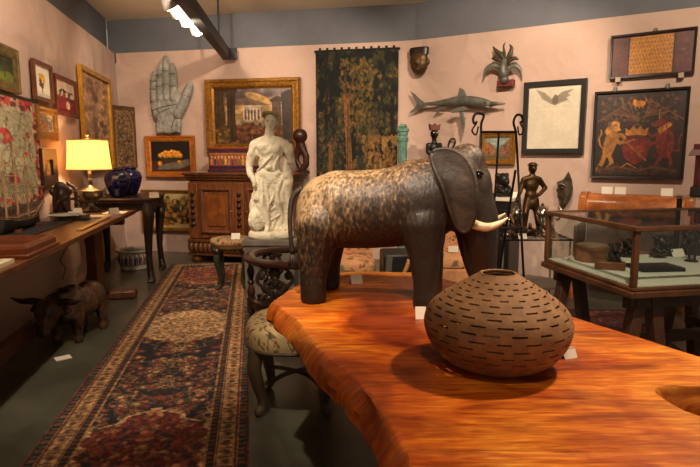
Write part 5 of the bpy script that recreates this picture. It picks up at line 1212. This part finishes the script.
o = obj('black_book', MB().box((0, 0, .011), (.26, .17, .022)), mat('black_leather', (20, 18, 18), .5), None, 0, bevel=.004); tag(o, 'flat black slab lying in the middle of the glass case', 'book', None, cw(656, 271)+Vector((.02, .05, 0)), .1)
t = thing('bronze_dish', 'small footed brown dish inside the glass case behind the black slab', 'dish', cw(662, 259)+Vector((0, .05, 0)))
obj('dish', MB().lathe([(.03, 0), (.02, .012), (.05, .025), (.055, .032), (.045, .03), (0, .02)], seg=24, cap=False), BRONZE, t)
for (px, py, s, lb) in ((588, 247, .9, 'small black seated figure at the far left of the glass case'), (628, 247, 1.0, 'black seated figure left of centre at the back of the glass case'), (642, 252, 1.05, 'black seated figure nearest the middle of the glass case'), (668, 250, 1.2, 'large black seated figure right of centre in the glass case'), (655, 244, 1.1, 'black seated figure at the back middle of the glass case')):
    p = cw(px, py); bust(p+Vector((0, .04, 0)), s, lb, random.random()-.5)
standing(cw(690, 262)+Vector((.02, .02, 0)), .2, 'tall standing black figure at the right of the glass case', -.4)
card(cw(678, 257)+Vector((0, .02, 0)), .3, 'large folded white card inside the glass case by the standing figure', .1, .055)
card(cw(562, 261), .8, 'small folded white card in the left corner of the glass case', .05, .035)
# rug under the case
c = Cv(120, 140, (96, 44, 40)); c.spot(700, 0, 0, 1, 1, .016, [(130, 60, 50), (60, 44, 60), (150, 110, 90), (80, 34, 34), (44, 40, 56)], .8); c.re(0, 0, .04, 1, (50, 36, 44)); c.re(.96, 0, 1, 1, (50, 36, 44)); c.re(0, 0, 1, .03, (50, 36, 44))
o = panel('small_carpet', c, .8, 1.5, CLOTH, None, thick=.008, flat=True)
for v in o.data.vertices: v.co.y -= .75; v.co.z += .008
tag(o, 'red patterned carpet on the floor below the glass display case', 'rug', None, (2.05, 4.2, 0), -.1)
# ------------------------------------------------------------------ burl wood settee by the right wall
q0 = WB.hit(583, 200)[0]; 
sA, sB = at(586, 200, 5.75), at(690, 200, 5.05)
qa, qb = (sA-WB.a).dot(WB.d), (sB-WB.a).dot(WB.d); da = .42; SW = qb-qa
t = thing('burl_settee', 'polished orange burl wood settee with rolled back and scrolled ends under the coat of arms', 'settee', WB.pt((qa+qb)/2, 0, da), WB.ang)
BURL = mat('burl_wood', (196, 118, 58), .25, c2=(140, 76, 36), sc=6, bump=.05, c3=(190, 118, 58), coat=.3)
ztop = 1.03
pr = [(.12, ztop-.02), (.06, ztop), (-.02, ztop-.005), (-.09, ztop-.05), (-.12, ztop-.12), (-.1, ztop-.2), (-.06, ztop-.23), (.0, ztop-.23), (.0, ztop-.2), (.1, ztop-.1)]
b = MB(); P = [Vector((-SW/2, y, z)) for y, z in pr]+[Vector((SW/2, y, z)) for y, z in pr]; n = len(pr)
b.add(P, [tuple(range(n)), tuple(range(2*n-1, n-1, -1))]+[(i, n+i, n+(i+1) % n, (i+1) % n) for i in range(n)]); obj('rolled_back', b, BURL, t, 50)
for s in (-1, 1):
    x = s*(SW/2); obj('side_panel', MB().box((x*.985, -.2, .52), (.03, .42, .42)), mat('dark_side', (70, 44, 30), .5), t, bevel=.006); pts = [(-.14, ztop-.26), (-.17, ztop-.14), (-.13, ztop-.02), (-.06, ztop+.015), (.1, ztop+.015), (.13, ztop-.06), (.06, ztop-.16), (.02, ztop-.28), (-.06, ztop-.3)]
    b = MB(); nn = len(pts); P = [Vector((x-.035, y, z)) for y, z in pts]+[Vector((x+.035, y, z)) for y, z in pts]
    b.add(P, [tuple(range(nn)), tuple(range(2*nn-1, nn-1, -1))]+[(i, nn+i, nn+(i+1) % nn, (i+1) % nn) for i in range(nn)]); obj('scrolled_end', b, BURL, t, 40, bevel=.008)
    for y in (-.4, -.0): obj('foot', MB().lathe([(.03, 0), (.045, .1), (.03, .2), (.05, .3)], (x, y, 0), 14), BURL, t)
obj('lower_back', MB().box((0, -.03, ztop-.4), (SW-.08, .05, .34)), mat('dark_back', (60, 40, 30), .7, c2=(84, 56, 38), sc=12), t); obj('seat_frame', MB().box((0, -.23, .35), (SW-.07, .46, .1)), BURL, t, bevel=.006)
obj('seat_cushion', MB().box((0, -.24, .44), (SW-.09, .42, .08)), mat('striped_seat', (120, 84, 50), .9, c2=(90, 56, 34), sc=16, st=(10, 1, 1)), t, bevel=.02)
for i, (px, lb) in enumerate(((607, 'left'), (620, 'middle'), (666, 'right'))):
    q = (at(px, 190, 5.6-.0065*(px-607))-WB.a).dot(WB.d); card(WB.pt(q, ztop-.003, da-.0), WB.ang+.1, f'{lb} one of three white cards propped on top of the burl settee', .1, .075, 'up')
# ------------------------------------------------------------------ red cabinet piece at the right edge
p = at(705, 197, 4.3)
t = thing('glass_shelf_stand', 'glass topped iron stand at the far right edge beside the settee', 'stand', (p.x+.06, p.y, 0), WB.ang)
obj('glass_shelf', MB().box((0, 0, p.z-.006), (.5, .34, .012)), GLASS, t, 0)
for x in (-.22, .22):
    for y in (-.14, .14): obj('leg', MB().box((x, y, (p.z-.012)/2), (.02, .02, p.z-.012)), IRON, t, 0)
t = thing('red_shrine', 'small dark red wooden shrine cabinet with blue front, cut off by the right edge', 'shrine', (p.x+.06, p.y, p.z), WB.ang)
RL = mat('dark_red_lacquer', (92, 26, 24), .35, c2=(60, 18, 18), sc=8)
obj('body', MB().box((0, 0, .2), (.26, .2, .24)), RL, t, bevel=.004); obj('blue_panel', MB().box((0, -.102, .19), (.19, .008, .13)), mat('deep_blue_panel', (30, 34, 90), .5), t); obj('roof', MB().box((0, 0, .345), (.36, .28, .05), top=.86).box((0, 0, .39), (.3, .22, .04)), RL, t, bevel=.004)
b = MB().box((0, 0, .04), (.3, .24, .08)); obj('stand', b, BLK, t, bevel=.01)
for x in (-.12, .12): obj('column', MB().tube([(x, -.11, .08), (x, -.11, .32)], .012, 8), RL, t)
obj('finial', MB().lathe([(.03, .41), (.04, .44), (.015, .48), (.005, .52)], seg=12), RL, t)
# ------------------------------------------------------------------ glass table with bronze man and silver
GY = 5.15
gz = at(530, 238, GY-.2).z
g0, g1 = at(506, 238, GY-.2), at(566, 238, GY-.2); gc = (g0+g1)/2
t = thing('glass_table', 'low glass topped table with thin metal legs holding silver and bronzes', 'table', (gc.x, GY, 0), 0)
GWd = g1.x-g0.x+.1
obj('glass_top', MB().box((0, 0, gz-.006), (GWd, .5, .012)), GLASS, t, 0, bevel=.002)
obj('edge_band', MB().rings(GWd, .5, [(0, 0), (0, .014), (.008, .014), (.008, 0)], -.25).xf(Matrix.Translation((0, 0, gz-.02)) @ Matrix.Rotation(-PI/2, 4, 'X') @ Matrix.Scale(-1, 4, (0, 1, 0))), IRON, t, 0)
for x in (-1, 1):
    for y in (-1, 1): obj('leg', MB().tube([(x*(GWd/2-.02), y*.23, gz-.012), (x*(GWd/2-.02), y*.23, 0)], .01, 8), PEWTER, t)
obj('lower_shelf', MB().box((0, 0, .2), (GWd-.06, .42, .02)), mat('grey_shelf', (92, 80, 68), .5), t, 0, bevel=.003)
# bronze man
k = GY*1.0/551
def M_(px, py, d=0): return Vector(((px-531)*k, d, (232-py)*k))
p = at(531, 232, GY)
t = thing('bronze_man_statue', 'bronze statue of a bare chested standing man, hand on hip, on the glass table', 'statue', (p.x, GY+.05, gz), 0)
dz = p.z-gz
b = MB(); S2 = lambda px, py, d=0: M_(px, py, d)+Vector((0, 0, dz))
obj('base', MB().lathe([(.13, 0), (.13, .03), (.1, .05)], seg=24), EBONY, t)
b.sph(S2(531.5, 168), (4.3*k, 5*k, 5.6*k)); b.cap(S2(531.5, 173), S2(531.5, 177), 2.6*k); b.sph(S2(531.5, 164.5), (4.8*k, 5*k, 2.6*k)); b.chain([S2(523.5, 179.5), S2(531, 178), S2(538.5, 179.5)], [3.2*k, 4*k, 3.2*k]); b.sph(S2(531, 185), (7.5*k, 5*k, 8*k)); b.sph(S2(531, 195), (6.6*k, 4.6*k, 6*k))
b.chain([S2(523, 180), S2(520, 189, -.02), S2(515.5, 199, -.06)], [3*k, 2.4*k, 1.9*k]); b.chain([S2(539, 180), S2(546, 188, .02), S2(538, 194.5, -.04)], [3*k, 2.4*k, 1.9*k]); b.sph(S2(515, 200.5, -.06), 2.2*k)
b.chain([S2(528, 200), S2(525, 213, -.04), S2(526, 228)], [4.4*k, 3.4*k, 2.3*k]); b.chain([S2(535, 200), S2(538, 214), S2(540, 228)], [4.4*k, 3.4*k, 2.3*k]); b.sph(S2(531, 204), (8*k, 5.4*k, 6*k)); b.cap(S2(526, 229), S2(525, 230, -.05), 2*k); b.cap(S2(540, 229), S2(541, 230, -.05), 2*k); b.sph(S2(532, 169, -5*k), (1.2*k, 1.5*k, 1.5*k))
blob('figure', b, BRONZE, t, .0095, 2)
o = obj('hat_brim', MB().lathe([(4.6*k, 0), (6.2*k, .004), (4.6*k, .01)], S2(531.5, 165.5), 20), BRONZE, t)
b = MB()
for x0, y0, x1, y1 in ((526, 183, 531, 186), (536, 183, 531, 186), (527, 190, 535, 190), (527, 194, 535, 194)): b.tube([S2(x0, y0, -5*k), S2(x1, y1, -5.2*k)], .004, 5)
# silver pieces
def silver(px, Yo, h, r, label, kind):
    pp = at(px, 230, GY+Yo); t = thing('silver_piece' if kind == 'cup' else 'silver_candelabrum', label, 'silverware', (pp.x, GY+Yo, gz), 0, 'silver on the glass table' if kind == 'cup' else None)
    if kind == 'cup':
        obj('cup', MB().lathe([(r*.8, 0), (r*.7, .01), (r*.2, .03), (r*.2, h*.3), (r*.7, h*.42), (r*1.0, h*.6), (r*1.05, h*.72)], seg=24), SILVER, t)
        obj('domed_cover', MB().lathe([(r*1.1, h*.72), (r*1.05, h*.78), (r*.7, h*.9), (r*.2, h*.96), (r*.25, h), (.002, h*1.04)], seg=24), SILVER, t)
    else:
        obj('stem', MB().lathe([(r*.8, 0), (r*.6, .02), (r*.15, .04), (r*.25, h*.3), (r*.12, h*.5), (r*.22, h*.7), (r*.14, h*.8)], seg=20), SILVER, t)
        for a in range(4):
            an = a*PI/2+.5; dx, dy = math.cos(an), math.sin(an)
            ar = obj('arm', MB().tube(cat([(0, 0, h*.6), (dx*r*.8, dy*r*.8, h*.5), (dx*r*1.3, dy*r*1.3, h*.68), (dx*r*1.2, dy*r*1.2, h*.85)], 5), .007, 7), SILVER, t, 179)
            obj('candle_cup', MB().lathe([(.01, h*.85), (.024, h*.88), (.016, h*.93), (.02, h*.95)], (dx*r*1.2, dy*r*1.2, 0), 14), SILVER, ar)
    return t
silver(516, -.1, .3, .05, 'tall silver covered cup at the left of the glass table', 'cup')
silver(541.5, -.12, .3, .055, 'tall silver covered cup at the right in front of the bronze man', 'cup')
silver(552, .1, .27, .075, 'branched silver candelabrum at the right end of the glass table', 'cand')
silver(508, .05, .2, .06, 'short silver covered cup nearest the elephant on the glass table', 'cup')
silver(548, -.2, .17, .05, 'small silver covered cup at the right front corner of the glass table', 'cup')
t = thing('bronze_cart', 'small bronze wheeled cart ornament on the front of the glass table', 'ornament', (at(530, 236, GY-.19).x, GY-.18, gz), .1)
for x in (-.05, .05):
    P = [(x, math.cos(a)*.03, .032+math.sin(a)*.03) for a in np.linspace(0, 2*PI, 21)]; obj('wheel', MB().tube(P, .006, 6).tube([(x, -.03, .032), (x, .03, .032)], .003, 5).tube([(x, 0, .002), (x, 0, .062)], .003, 5), BRONZE, t)
obj('body', MB().sph((0, 0, .06), (.05, .03, .03)).chain([(0, 0, .08), (0, 0, .12)], [.02, .015]), BRONZE, t, 179)
for dx, lb in ((-.19, 'left'), (.13, 'right')): bust(Vector((gc.x+dx, GY-.19, gz+.001)), .95, f'small bronze seated animal at the {lb} front of the glass table', .3, BRONZE)['group'] = 'small bronzes on the glass table'
card((at(522, 238, GY-.22).x, GY-.22, gz), .1, 'white card standing at the front edge of the glass table', .08, .05)
# ------------------------------------------------------------------ iron easel
EY = 4.05
def E(px, py, d=0): p = at(px, py, EY); return Vector((p.x, EY+d, p.z))
e0 = E(500, 200); 
t = thing('iron_easel', 'tall black wrought iron easel with scrolled tops behind the elephant head', 'easel', (e0.x, EY, 0), 0)
def El(px, py, d=0): v = E(px, py, d); return Vector((v.x-e0.x, d, v.z))
bot = .02
for top, foot, s in (((481, 132), (476, 300), -1), ((516, 132), (529, 300), 1)):
    f = El(*foot); f.z = .01
    tp = El(*top); b = MB().tube([f, tp], .009, 8)
    sc_ = cat([tp, tp+Vector((-.0*s, 0, .06)), tp+Vector((-.015*s, 0, .12)), tp+Vector((-.05*s if s > 0 else -.04, 0, .13)), tp+Vector((-.065 if s > 0 else -.06, 0, .095)), tp+Vector((-.05, 0, .06)), tp+Vector((-.03, 0, .075))], 5)
    if s > 0: sc_ = cat([tp, tp+Vector((-.02, 0, .07)), tp+Vector((.0, 0, .12)), tp+Vector((.035, 0, .115)), tp+Vector((.045, 0, .08)), tp+Vector((.025, 0, .065))], 5)
    b.tube(sc_, .009, 8); b.tube(cat([tp+Vector((-.035 if s < 0 else .03, 0, .06)), tp+Vector((-.065 if s < 0 else .055, 0, .01)), tp+Vector((-.035 if s < 0 else .025, 0, -.02)), tp+Vector((-.02 if s < 0 else .01, 0, .04))], 5), .006, 6)
    obj('upright', b, IRON, t, 179)
obj('crossbar', MB().tube([El(480, 132), El(517, 132)], .009, 8), IRON, t); obj('centre_rod', MB().tube([El(499, 131), El(493, 225)], .008, 8), IRON, t)
f = El(505, 262, .35); f.z = .01; obj('rear_leg', MB().tube([El(515.5, 170), f], .009, 8), IRON, t); obj('lower_bar', MB().tube([El(479, 228), El(522.5, 228)], .009, 8), IRON, t)
# ------------------------------------------------------------------ sideboard behind the elephant, with figure, column
sp0 = at(478, 200, 6.1); zsb = at(500, 198, 6.1).z
qc0, qc1 = (at(448, 198, 6.35)-WB.a).dot(WB.d), (at(513, 198, 6.1)-WB.a).dot(WB.d)
t = thing('black_sideboard', 'black cabinet with white top against the wall behind the elephant head', 'cabinet', WB.pt((qc0+qc1)/2, 0, .3), WB.ang); sw = qc1-qc0
obj('body', MB().box((0, 0, (zsb-.04)/2), (sw-.04, .36, zsb-.04)), BLK, t, 0, bevel=.005); obj('white_top', MB().box((0, 0, zsb-.02), (sw, .4, .04)), mat('white_marble', (214, 202, 184), .3), t, 0, bevel=.005)
for s in (-1, 1):
    d = obj('door', MB().box((s*sw/4, -.19, zsb*.48), (sw/2-.05, .02, zsb*.75)), BLK, t, bevel=.004); obj('knob', MB().sph((s*.04, -.21, zsb*.5), .014, 10, 6), GOLD, d, 179)
q = (at(495.5, 197, 6.15)-WB.a).dot(WB.d); pf = WB.pt(q, zsb, .32)
bust(pf+Vector((0,0,.001)), 2.0, 'small dark figure on the white topped cabinet beside the elephant trunk', .3)['group'] = 'figure on the white topped cabinet'
card(WB.pt(q+.17, zsb, .36), WB.ang, 'white card on the white topped black cabinet', .1, .07)
# dark ancestor figure
pf = at(434, 153, 6.75); t = thing('carved_idol', 'black carved figure with red flat headdress behind the elephant back', 'sculpture', (pf.x, pf.y, 0), .1)
k = 6.75/556
def I_(px, py, d=0): return Vector(((px-434)*k, d, pf.z+(153-py)*k))
obj('pedestal', MB().lathe([(.16, 0), (.16, .04), (.12, .06), (.12, pf.z-.42), (.15, pf.z-.4), (.15, pf.z-.36)], seg=28), BLK, t)
b = MB(); b.sph(I_(434, 134), (4.2*k, 4.6*k, 5.2*k)); b.cap(I_(434, 138), I_(434, 142), 2.4*k); b.sph(I_(434, 148), (6.4*k, 4.4*k, 6*k)); b.chain([I_(428, 145), I_(427.5, 152), I_(431, 156, -.05)], [2.4*k, 2*k, 1.7*k]); b.chain([I_(440, 145), I_(440.5, 152), I_(437, 156, -.05)], [2.4*k, 2*k, 1.7*k]); b.sph(I_(434, 158), (5.6*k, 4.4*k, 6*k))
b.chain([I_(431, 162), I_(430, 174), I_(430, 182)], [3.2*k, 2.4*k, 2.4*k]); b.chain([I_(437, 162), I_(438, 174), I_(438, 182)], [3.2*k, 2.4*k, 2.4*k]); b.sph(I_(434, 135, -4.4*k), (1*k, 1.4*k, 1.6*k)); b.sph(Vector((0, 0, pf.z-.345)), (.11, .1, .03))
blob('figure', b, BLKBRZ, t, .011, 1)
for x in (-1.7, 1.7): obj('eye', MB().sph(I_(434+x, 133, -4.2*k), (.8*k, .4*k, .5*k), 8, 5), WHITE, t, 179)
obj('headdress', MB().prism([(-4.6*k, pf.z+22.5*k), (4.6*k, pf.z+22.5*k), (5.4*k, pf.z+28.5*k), (2.4*k, pf.z+26.5*k), (0, pf.z+29*k), (-2.4*k, pf.z+26.5*k), (-5.4*k, pf.z+28.5*k)], -.04, .04), mat('rusty_red', (110, 48, 34), .6), t)
# verdigris column
pv = at(403, 124, 6.9); H = pv.z
t = thing('verdigris_column', 'slim green weathered copper column with ball top, right of the forest tapestry', 'column', (pv.x, pv.y, 0), 0)
obj('shaft', MB().lathe([(.1, 0), (.1, .06), (.055, .12), (.052, H-.24), (.058, H-.22)], seg=24, flute=.04, fn=12), VERDI, t); obj('capital', MB().lathe([(.055, H-.22), (.07, H-.2), (.07, H-.17), (.05, H-.15), (.062, H-.13), (.062, H-.1), (.075, H-.09), (.075, H-.06), (.045, H-.05), (.055, H-.03), (.03, H)], seg=24), VERDI, t)
# ------------------------------------------------------------------ sculptures on the right part of the wall
def wallgroup(name, label, cat_, px, py, off=.02):
    q0, z0 = WB.hit(px, py); t = thing(name, label, cat_, WB.pt(q0, z0, off), WB.ang)
    def g(x, y, d=-.05): q, z = WB.hit(x, y); return Vector((q-q0, d, z-z0))
    return t, g
k = .0122
t, g = wallgroup('bronze_face_mask', 'bronze mask of a face with a flat dark cap, hung right of the forest tapestry', 'mask', 423, 75, .06)
b = MB(); b.sph(g(423, 64, -.04), (10*k, .09, 12.5*k)); b.sph(g(423, 60, -.05), (10*k, .075, 9*k)); b.sph(g(423.3, 64, -.125), (.018, .03, .035)); b.sph(g(423, 71, -.1), (.035, .03, .02)); b.sph(g(423, 60, -.1), (.07, .03, .014)); b.sph(g(414.2, 63, -.03), (.018, .02, .035)); b.sph(g(431.8, 63, -.03), (.018, .02, .035))
blob('face', b, mat('mask_bronze', (104, 76, 40), .45, .5, c2=(66, 48, 28), sc=14, bump=.3), t, .01, 1)
for x in (420, 426.5): obj('eye', MB().sph(g(x, 62.2, -.112), (.02, .008, .008), 10, 6), EBONY, t, 179)
obj('lips', MB().sph(g(423.2, 69.3, -.122), (.028, .012, .008), 10, 6), EBONY, t, 179)
b = MB().lathe([(10.6*k, -.045), (11.2*k, .03), (10.6*k, .05), (.01, .055)], g(423, 53, -.045), 28, sy=.42); obj('cap', b, EBONY, t)
# billfish
t, g = wallgroup('carved_billfish', 'long grey metal billfish with spear bill and forked tail mounted on the wall', 'sculpture', 462, 110, .02)
b = MB(); P = [g(x, y, -.09) for x, y in ((426, 104.5), (436, 104.5), (450, 103), (463, 101.5), (476, 102), (487, 103.5), (496, 105.3))]
dn = cat(P, 5); b.tube(dn, interp([.014, .024, .042, .058, .06, .05, .028], len(dn)), 16, flat=.6)
obj('body', b, PEWTER, t, 179)
obj('bill', MB().tube([g(494, 104.6, -.09), g(502, 104.6, -.09), g(508.5, 104.4, -.09)], [.032, .018, .006], 10), PEWTER, t, 179)
obj('lower_jaw', MB().tube([g(488, 106.5, -.09), g(493.5, 109, -.09)], [.03, .006], 8), PEWTER, t, 179)
def fin(nm, pts, d0, d1):
    a = [g(x, y, 0) for x, y in pts]; b = MB(); n = len(a); P = [Vector((p.x, d0, p.z)) for p in a]+[Vector((p.x, d1, p.z)) for p in a]
    b.add(P, [tuple(range(n)), tuple(range(2*n-1, n-1, -1))]+[(i, n+i, n+(i+1) % n, (i+1) % n) for i in range(n)]); obj(nm, b, PEWTER, t, 30, bevel=.003)
fin('tail_fin', [(430, 104), (424, 100), (419, 95), (414.5, 92), (418, 99), (422, 104.5), (418, 109), (413, 114), (421, 110.5), (430, 107)], -.1, -.08)
fin('dorsal_fin', [(461, 102), (462, 94), (463.5, 88.5), (467.5, 91), (470, 96), (474, 102)], -.1, -.08)
fin('anal_fin', [(443, 107), (439, 113), (446, 110.5), (450, 108)], -.1, -.085)
fin('pectoral_fin', [(470, 107), (462, 109), (455, 112.5), (459, 114), (468, 112.5), (475, 110)], -.17, -.155)
fin('second_pectoral_fin', [(464, 110), (466, 118), (467, 125), (468.5, 134), (470.5, 126), (469, 112)], -.155, -.14)
obj('eye', MB().sph(g(489.5, 103.4, -.128), .012, 10, 6), BLK, t, 179)
obj('wall_mount', MB().tube([g(463, 103, -.09), g(463, 103, .015)], .012), IRON, t)
# winged lobster-like mount
t, g = wallgroup('bronze_leaf_sculpture', 'dark bronze fish-like sculpture with leafy tail diving onto a red mount, high on the wall', 'sculpture', 508, 87, .02)
obj('red_mount', MB().box(g(508, 84, -.05), (.19, .09, .075)), mat('red_mount', (104, 34, 28), .5), t, bevel=.005)
b = MB(); P = cat([g(508.5, 81, -.1), g(508, 75, -.13), g(507.5, 68, -.13), g(508.5, 60, -.1)], 5); b.tube(P, interp([.036, .055, .045, .024], len(P)), 14); b.sph(g(508.5, 80.5, -.11), (.05, .05, .05)); obj('body', b, PEWTER, t, 179)
GB = mat('dark_green_bronze', (52, 50, 36), .5, .5, c2=(80, 70, 50), sc=14)
for pts in ([(508, 62), (504, 56), (499, 52), (496.5, 48)], [(508.5, 60), (508, 54), (507, 48), (509, 44)], [(509, 62), (513, 56), (515, 50), (513, 46)], [(509, 64), (517, 60), (522, 61)], [(507, 64), (499, 60), (495, 60)]):
    P = cat([g(x, y, -.1) for x, y in pts], 5); obj('leaf', MB().tube(P, interp([.016, .028, .022, .005], len(P)), 8, flat=.35), GB, t, 179)
for pts in ([(505, 70), (497, 67), (490, 71), (487.5, 78)], [(511, 70), (518, 67), (523.5, 71), (525, 77)]):
    P = cat([g(x, y, -.11) for x, y in pts], 5); obj('side_fin', MB().tube(P, interp([.026, .032, .022, .006], len(P)), 8, flat=.4), PEWTER, t, 179)
# iron shackle
t, g = wallgroup('iron_shackle', 'small dark iron loop hook hanging on the wall above the elephant back', 'hook', 452, 147, .02)
P = [g(449.5, 152, -.02), g(450, 144, -.02), g(452, 139.5, -.02), g(455.5, 139, -.02), g(456.5, 142, -.02), g(454.5, 147, -.02), g(451, 151, -.02)]
obj('loop', MB().tube(cat(P, 4), .011, 7), IRON, t, 179)
# moon mask
t, g = wallgroup('moon_mask', 'grey green crescent moon shaped face carving beside the glass display case', 'mask', 563, 209, .02)
pts = [(569.5, 172), (572.5, 180), (573.5, 189), (571.5, 198), (567, 205), (559.5, 209), (561, 203), (563, 199), (559, 197), (560, 193), (557.5, 190), (560, 186), (558, 182), (561, 181), (565, 179)]
a = [g(x, y, 0) for x, y in pts]; b = MB(); n = len(a); cx = sum(p.x for p in a)/n; cz_ = sum(p.z for p in a)/n
R1 = [Vector((p.x, 0, p.z)) for p in a]; R2_ = [Vector((p.x, -.05, p.z)) for p in a]; R3 = [Vector((cx+.02+(p.x-cx)*.6, -.09, cz_+(p.z-cz_)*.8)) for p in a]
b.add(R1+R2_+R3, [tuple(range(n)), tuple(range(3*n-1, 2*n-1, -1))]+[(j*n+i, j*n+(i+1) % n, (j+1)*n+(i+1) % n, (j+1)*n+i) for j in range(2) for i in range(n)]); obj('face', b, mat('mottled_pewter', (96, 84, 64), .5, .4, c2=(54, 48, 38), sc=16, bump=.8, bsc=50), t, 60)
obj('eye', MB().sph(g(564, 187.5, -.09), (.03, .015, .016), 10, 6), EBONY, t, 179); obj('brow', MB().tube(cat([g(560.5, 185, -.085), g(564, 183.5, -.1), g(568, 186, -.09)], 4), .01, 6), PEWTER, t, 179); obj('mouth_line', MB().tube([g(561, 196, -.07), g(566, 197, -.095)], .008, 6), EBONY, t, 179)
# ------------------------------------------------------------------ upholstered armchairs behind the slab
FL2 = lambda s: floral(70, 60, (214, 154, 108), s, ((150, 80, 48), (110, 100, 60), (96, 60, 40), (200, 150, 100)), 90, .03)
CM = mat('chair_fabric', (206, 146, 100), .9, c2=(184, 124, 82), sc=10, bump=.2)
def easychair(x, y, rz, label, sd):
    t = thing('floral_armchair', label, 'armchair', (x, y, 0), rz, 'floral armchairs behind the slab table')
    cushion('seat_cushion', FL2(sd), .3, .3, .38, .13, t, sq=5)
    obj('seat_base', MB().box((0, 0, .3), (.62, .6, .17)), CM, t, bevel=.03)
    o = panel('back_cushion', FL2(sd+1), .62, .46, PRINT, t, thick=.1, y=.19, z0=.42)
    for v in o.data.vertices:
        if v.co.y < .25: v.co.y += .05*((v.co.x/.31)**2)+.12*(v.co.z-.42)-.03
        else: v.co.y += .12*(v.co.z-.42)+.02
        v.co.z -= .16*(abs(v.co.x)/.31)**3*max(0, (v.co.z-.42)/.46)
    obj('back_board', MB().box((0, .36, .6), (.6, .06, .42), rot=Euler((-.12, 0, 0))), CM, t, bevel=.03)
    for sx in (-1, 1):
        for sy in (-1, 1): obj('leg', MB().lathe([(.018, 0), (.03, .21)], (sx*.26, sy*.25, 0), 12), DWOOD, t)
easychair(-.08, 5.0, .05, 'tan floral armchair seen below the elephant belly', 20)
easychair(.9, 5.3, -.15, 'tan floral armchair seen between the elephant leg and trunk', 26)
card((.97, 5.1, .512), -.1, 'white card on the seat of the right floral armchair', .09, .06, 'up')
t = thing('luggage_case', 'black leather trunk with grey strap and curved tan handle between the armchairs', 'trunk', (.42, 4.66, 0), .05)
obj('body', MB().box((0, 0, .31), (.3, .34, .58)), mat('black_leather', (20, 18, 18), .5), t, bevel=.02); obj('strap', MB().beam((-.1, -.174, .58), (-.14, -.174, .04), .006, .05), mat('grey_strap', (92, 84, 76), .7), t)
obj('handle', MB().tube(cat([(.06, -.19, .56), (.04, -.2, .5), (.01, -.2, .42), (.04, -.2, .39), (.1, -.19, .41)], 5), .018, 10), mat('tan_handle', (190, 132, 76), .4), t, 179)
obj('foot', MB().box((0, 0, .01), (.36, .36, .02)), BLK, t)
AMB = .27
LIGHTS = [
 ((-1.6, 5.0, 3.15), (-2.3, 8.2, 1.9), 260, 75),
 ((-.3, 4.6, 3.2), (-.9, 7.7, 1.7), 310, 75),
 ((1.2, 4.2, 3.2), (1.6, 6.9, 1.8), 310, 80),
 ((2.4, 3.3, 3.2), (3.1, 5.9, 1.7), 235, 80),
 ((-1.2, 3.6, 3.2), (-2.7, 5.2, 1.5), 210, 85),
 ((-1.7, 3.6, 3.2), (-.76, 5.2, 1.2), 330, 24),  # narrow spot added to brighten the statue and bring out its folds
 ((1.9, 2.3, 3.3), (.5, 1.6, .8), 420, 50, .6, .1, (1, .78, .54)),
 ((-.7, 1.4, 3.3), (.1, 2.5, 1.1), 330, 34),
 ((0, .6, 3.3), (.5, 5.0, .5), 330, 50),  # wide front fill, added to brighten the middle of the room
 ((.5, 3.5, 3.3), (.4, 4.9, .4), 170, 45),  # extra spot added to brighten the armchairs
 ((.9, 1.2, 3.3), (1.9, 3.2, .8), 330, 50),  # front fill added towards the display case
 ((-.9, 2.0, 3.3), (-2.1, 4.2, 0), 330, 60),  # added to lift the dark floor and bull on the left
 ((.2, .1, 3.3), (.45, 1.7, .9), 70, 60),  # weak fill added from above the camera onto the slab
 ((-1.6, 5.7, 2.6), (-1.2, 6.2, 3.4), 30, 150),  # upward stand-in for bounce, added to lighten the ceiling
]
# ------------------------------------------------------------------ light
def spotl(loc, aim, E, size, blend=.6, rad=.05, col=(1, .8, .6), nm='ceiling_and_fill_spot'):  # serves the room's ceiling spots and the added fill lights alike
    l = bpy.data.lights.new(nm, 'SPOT'); l.energy = E; l.spot_size = math.radians(size); l.spot_blend = blend; l.shadow_soft_size = rad; l.color = col
    o = bpy.data.objects.new(nm, l); COL.objects.link(o); o.location = loc
    o.rotation_euler = (Vector(aim)-Vector(loc)).to_track_quat('-Z', 'Y').to_euler(); return o
def pointl(loc, E, rad=.05, col=(1, .72, .46), nm='lamp_bulb_light'):
    l = bpy.data.lights.new(nm, 'POINT'); l.energy = E; l.shadow_soft_size = rad; l.color = col
    o = bpy.data.objects.new(nm, l); COL.objects.link(o); o.location = loc; return o
w = bpy.data.worlds.new('world'); bpy.context.scene.world = w; w.use_nodes = True
w.node_tree.nodes['Background'].inputs[0].default_value = (1, .78, .58, 1); w.node_tree.nodes['Background'].inputs[1].default_value = AMB
for a in LIGHTS: spotl(*a)
pointl(LAMP+Vector((0, 0, .57)), 30, .05, (1, .7, .4))
sc = bpy.context.scene
sc.view_settings.view_transform = 'Standard'; sc.view_settings.look = 'None'; sc.view_settings.gamma = 1; sc.view_settings.use_curve_mapping = False
sc.view_settings.exposure = 0.0
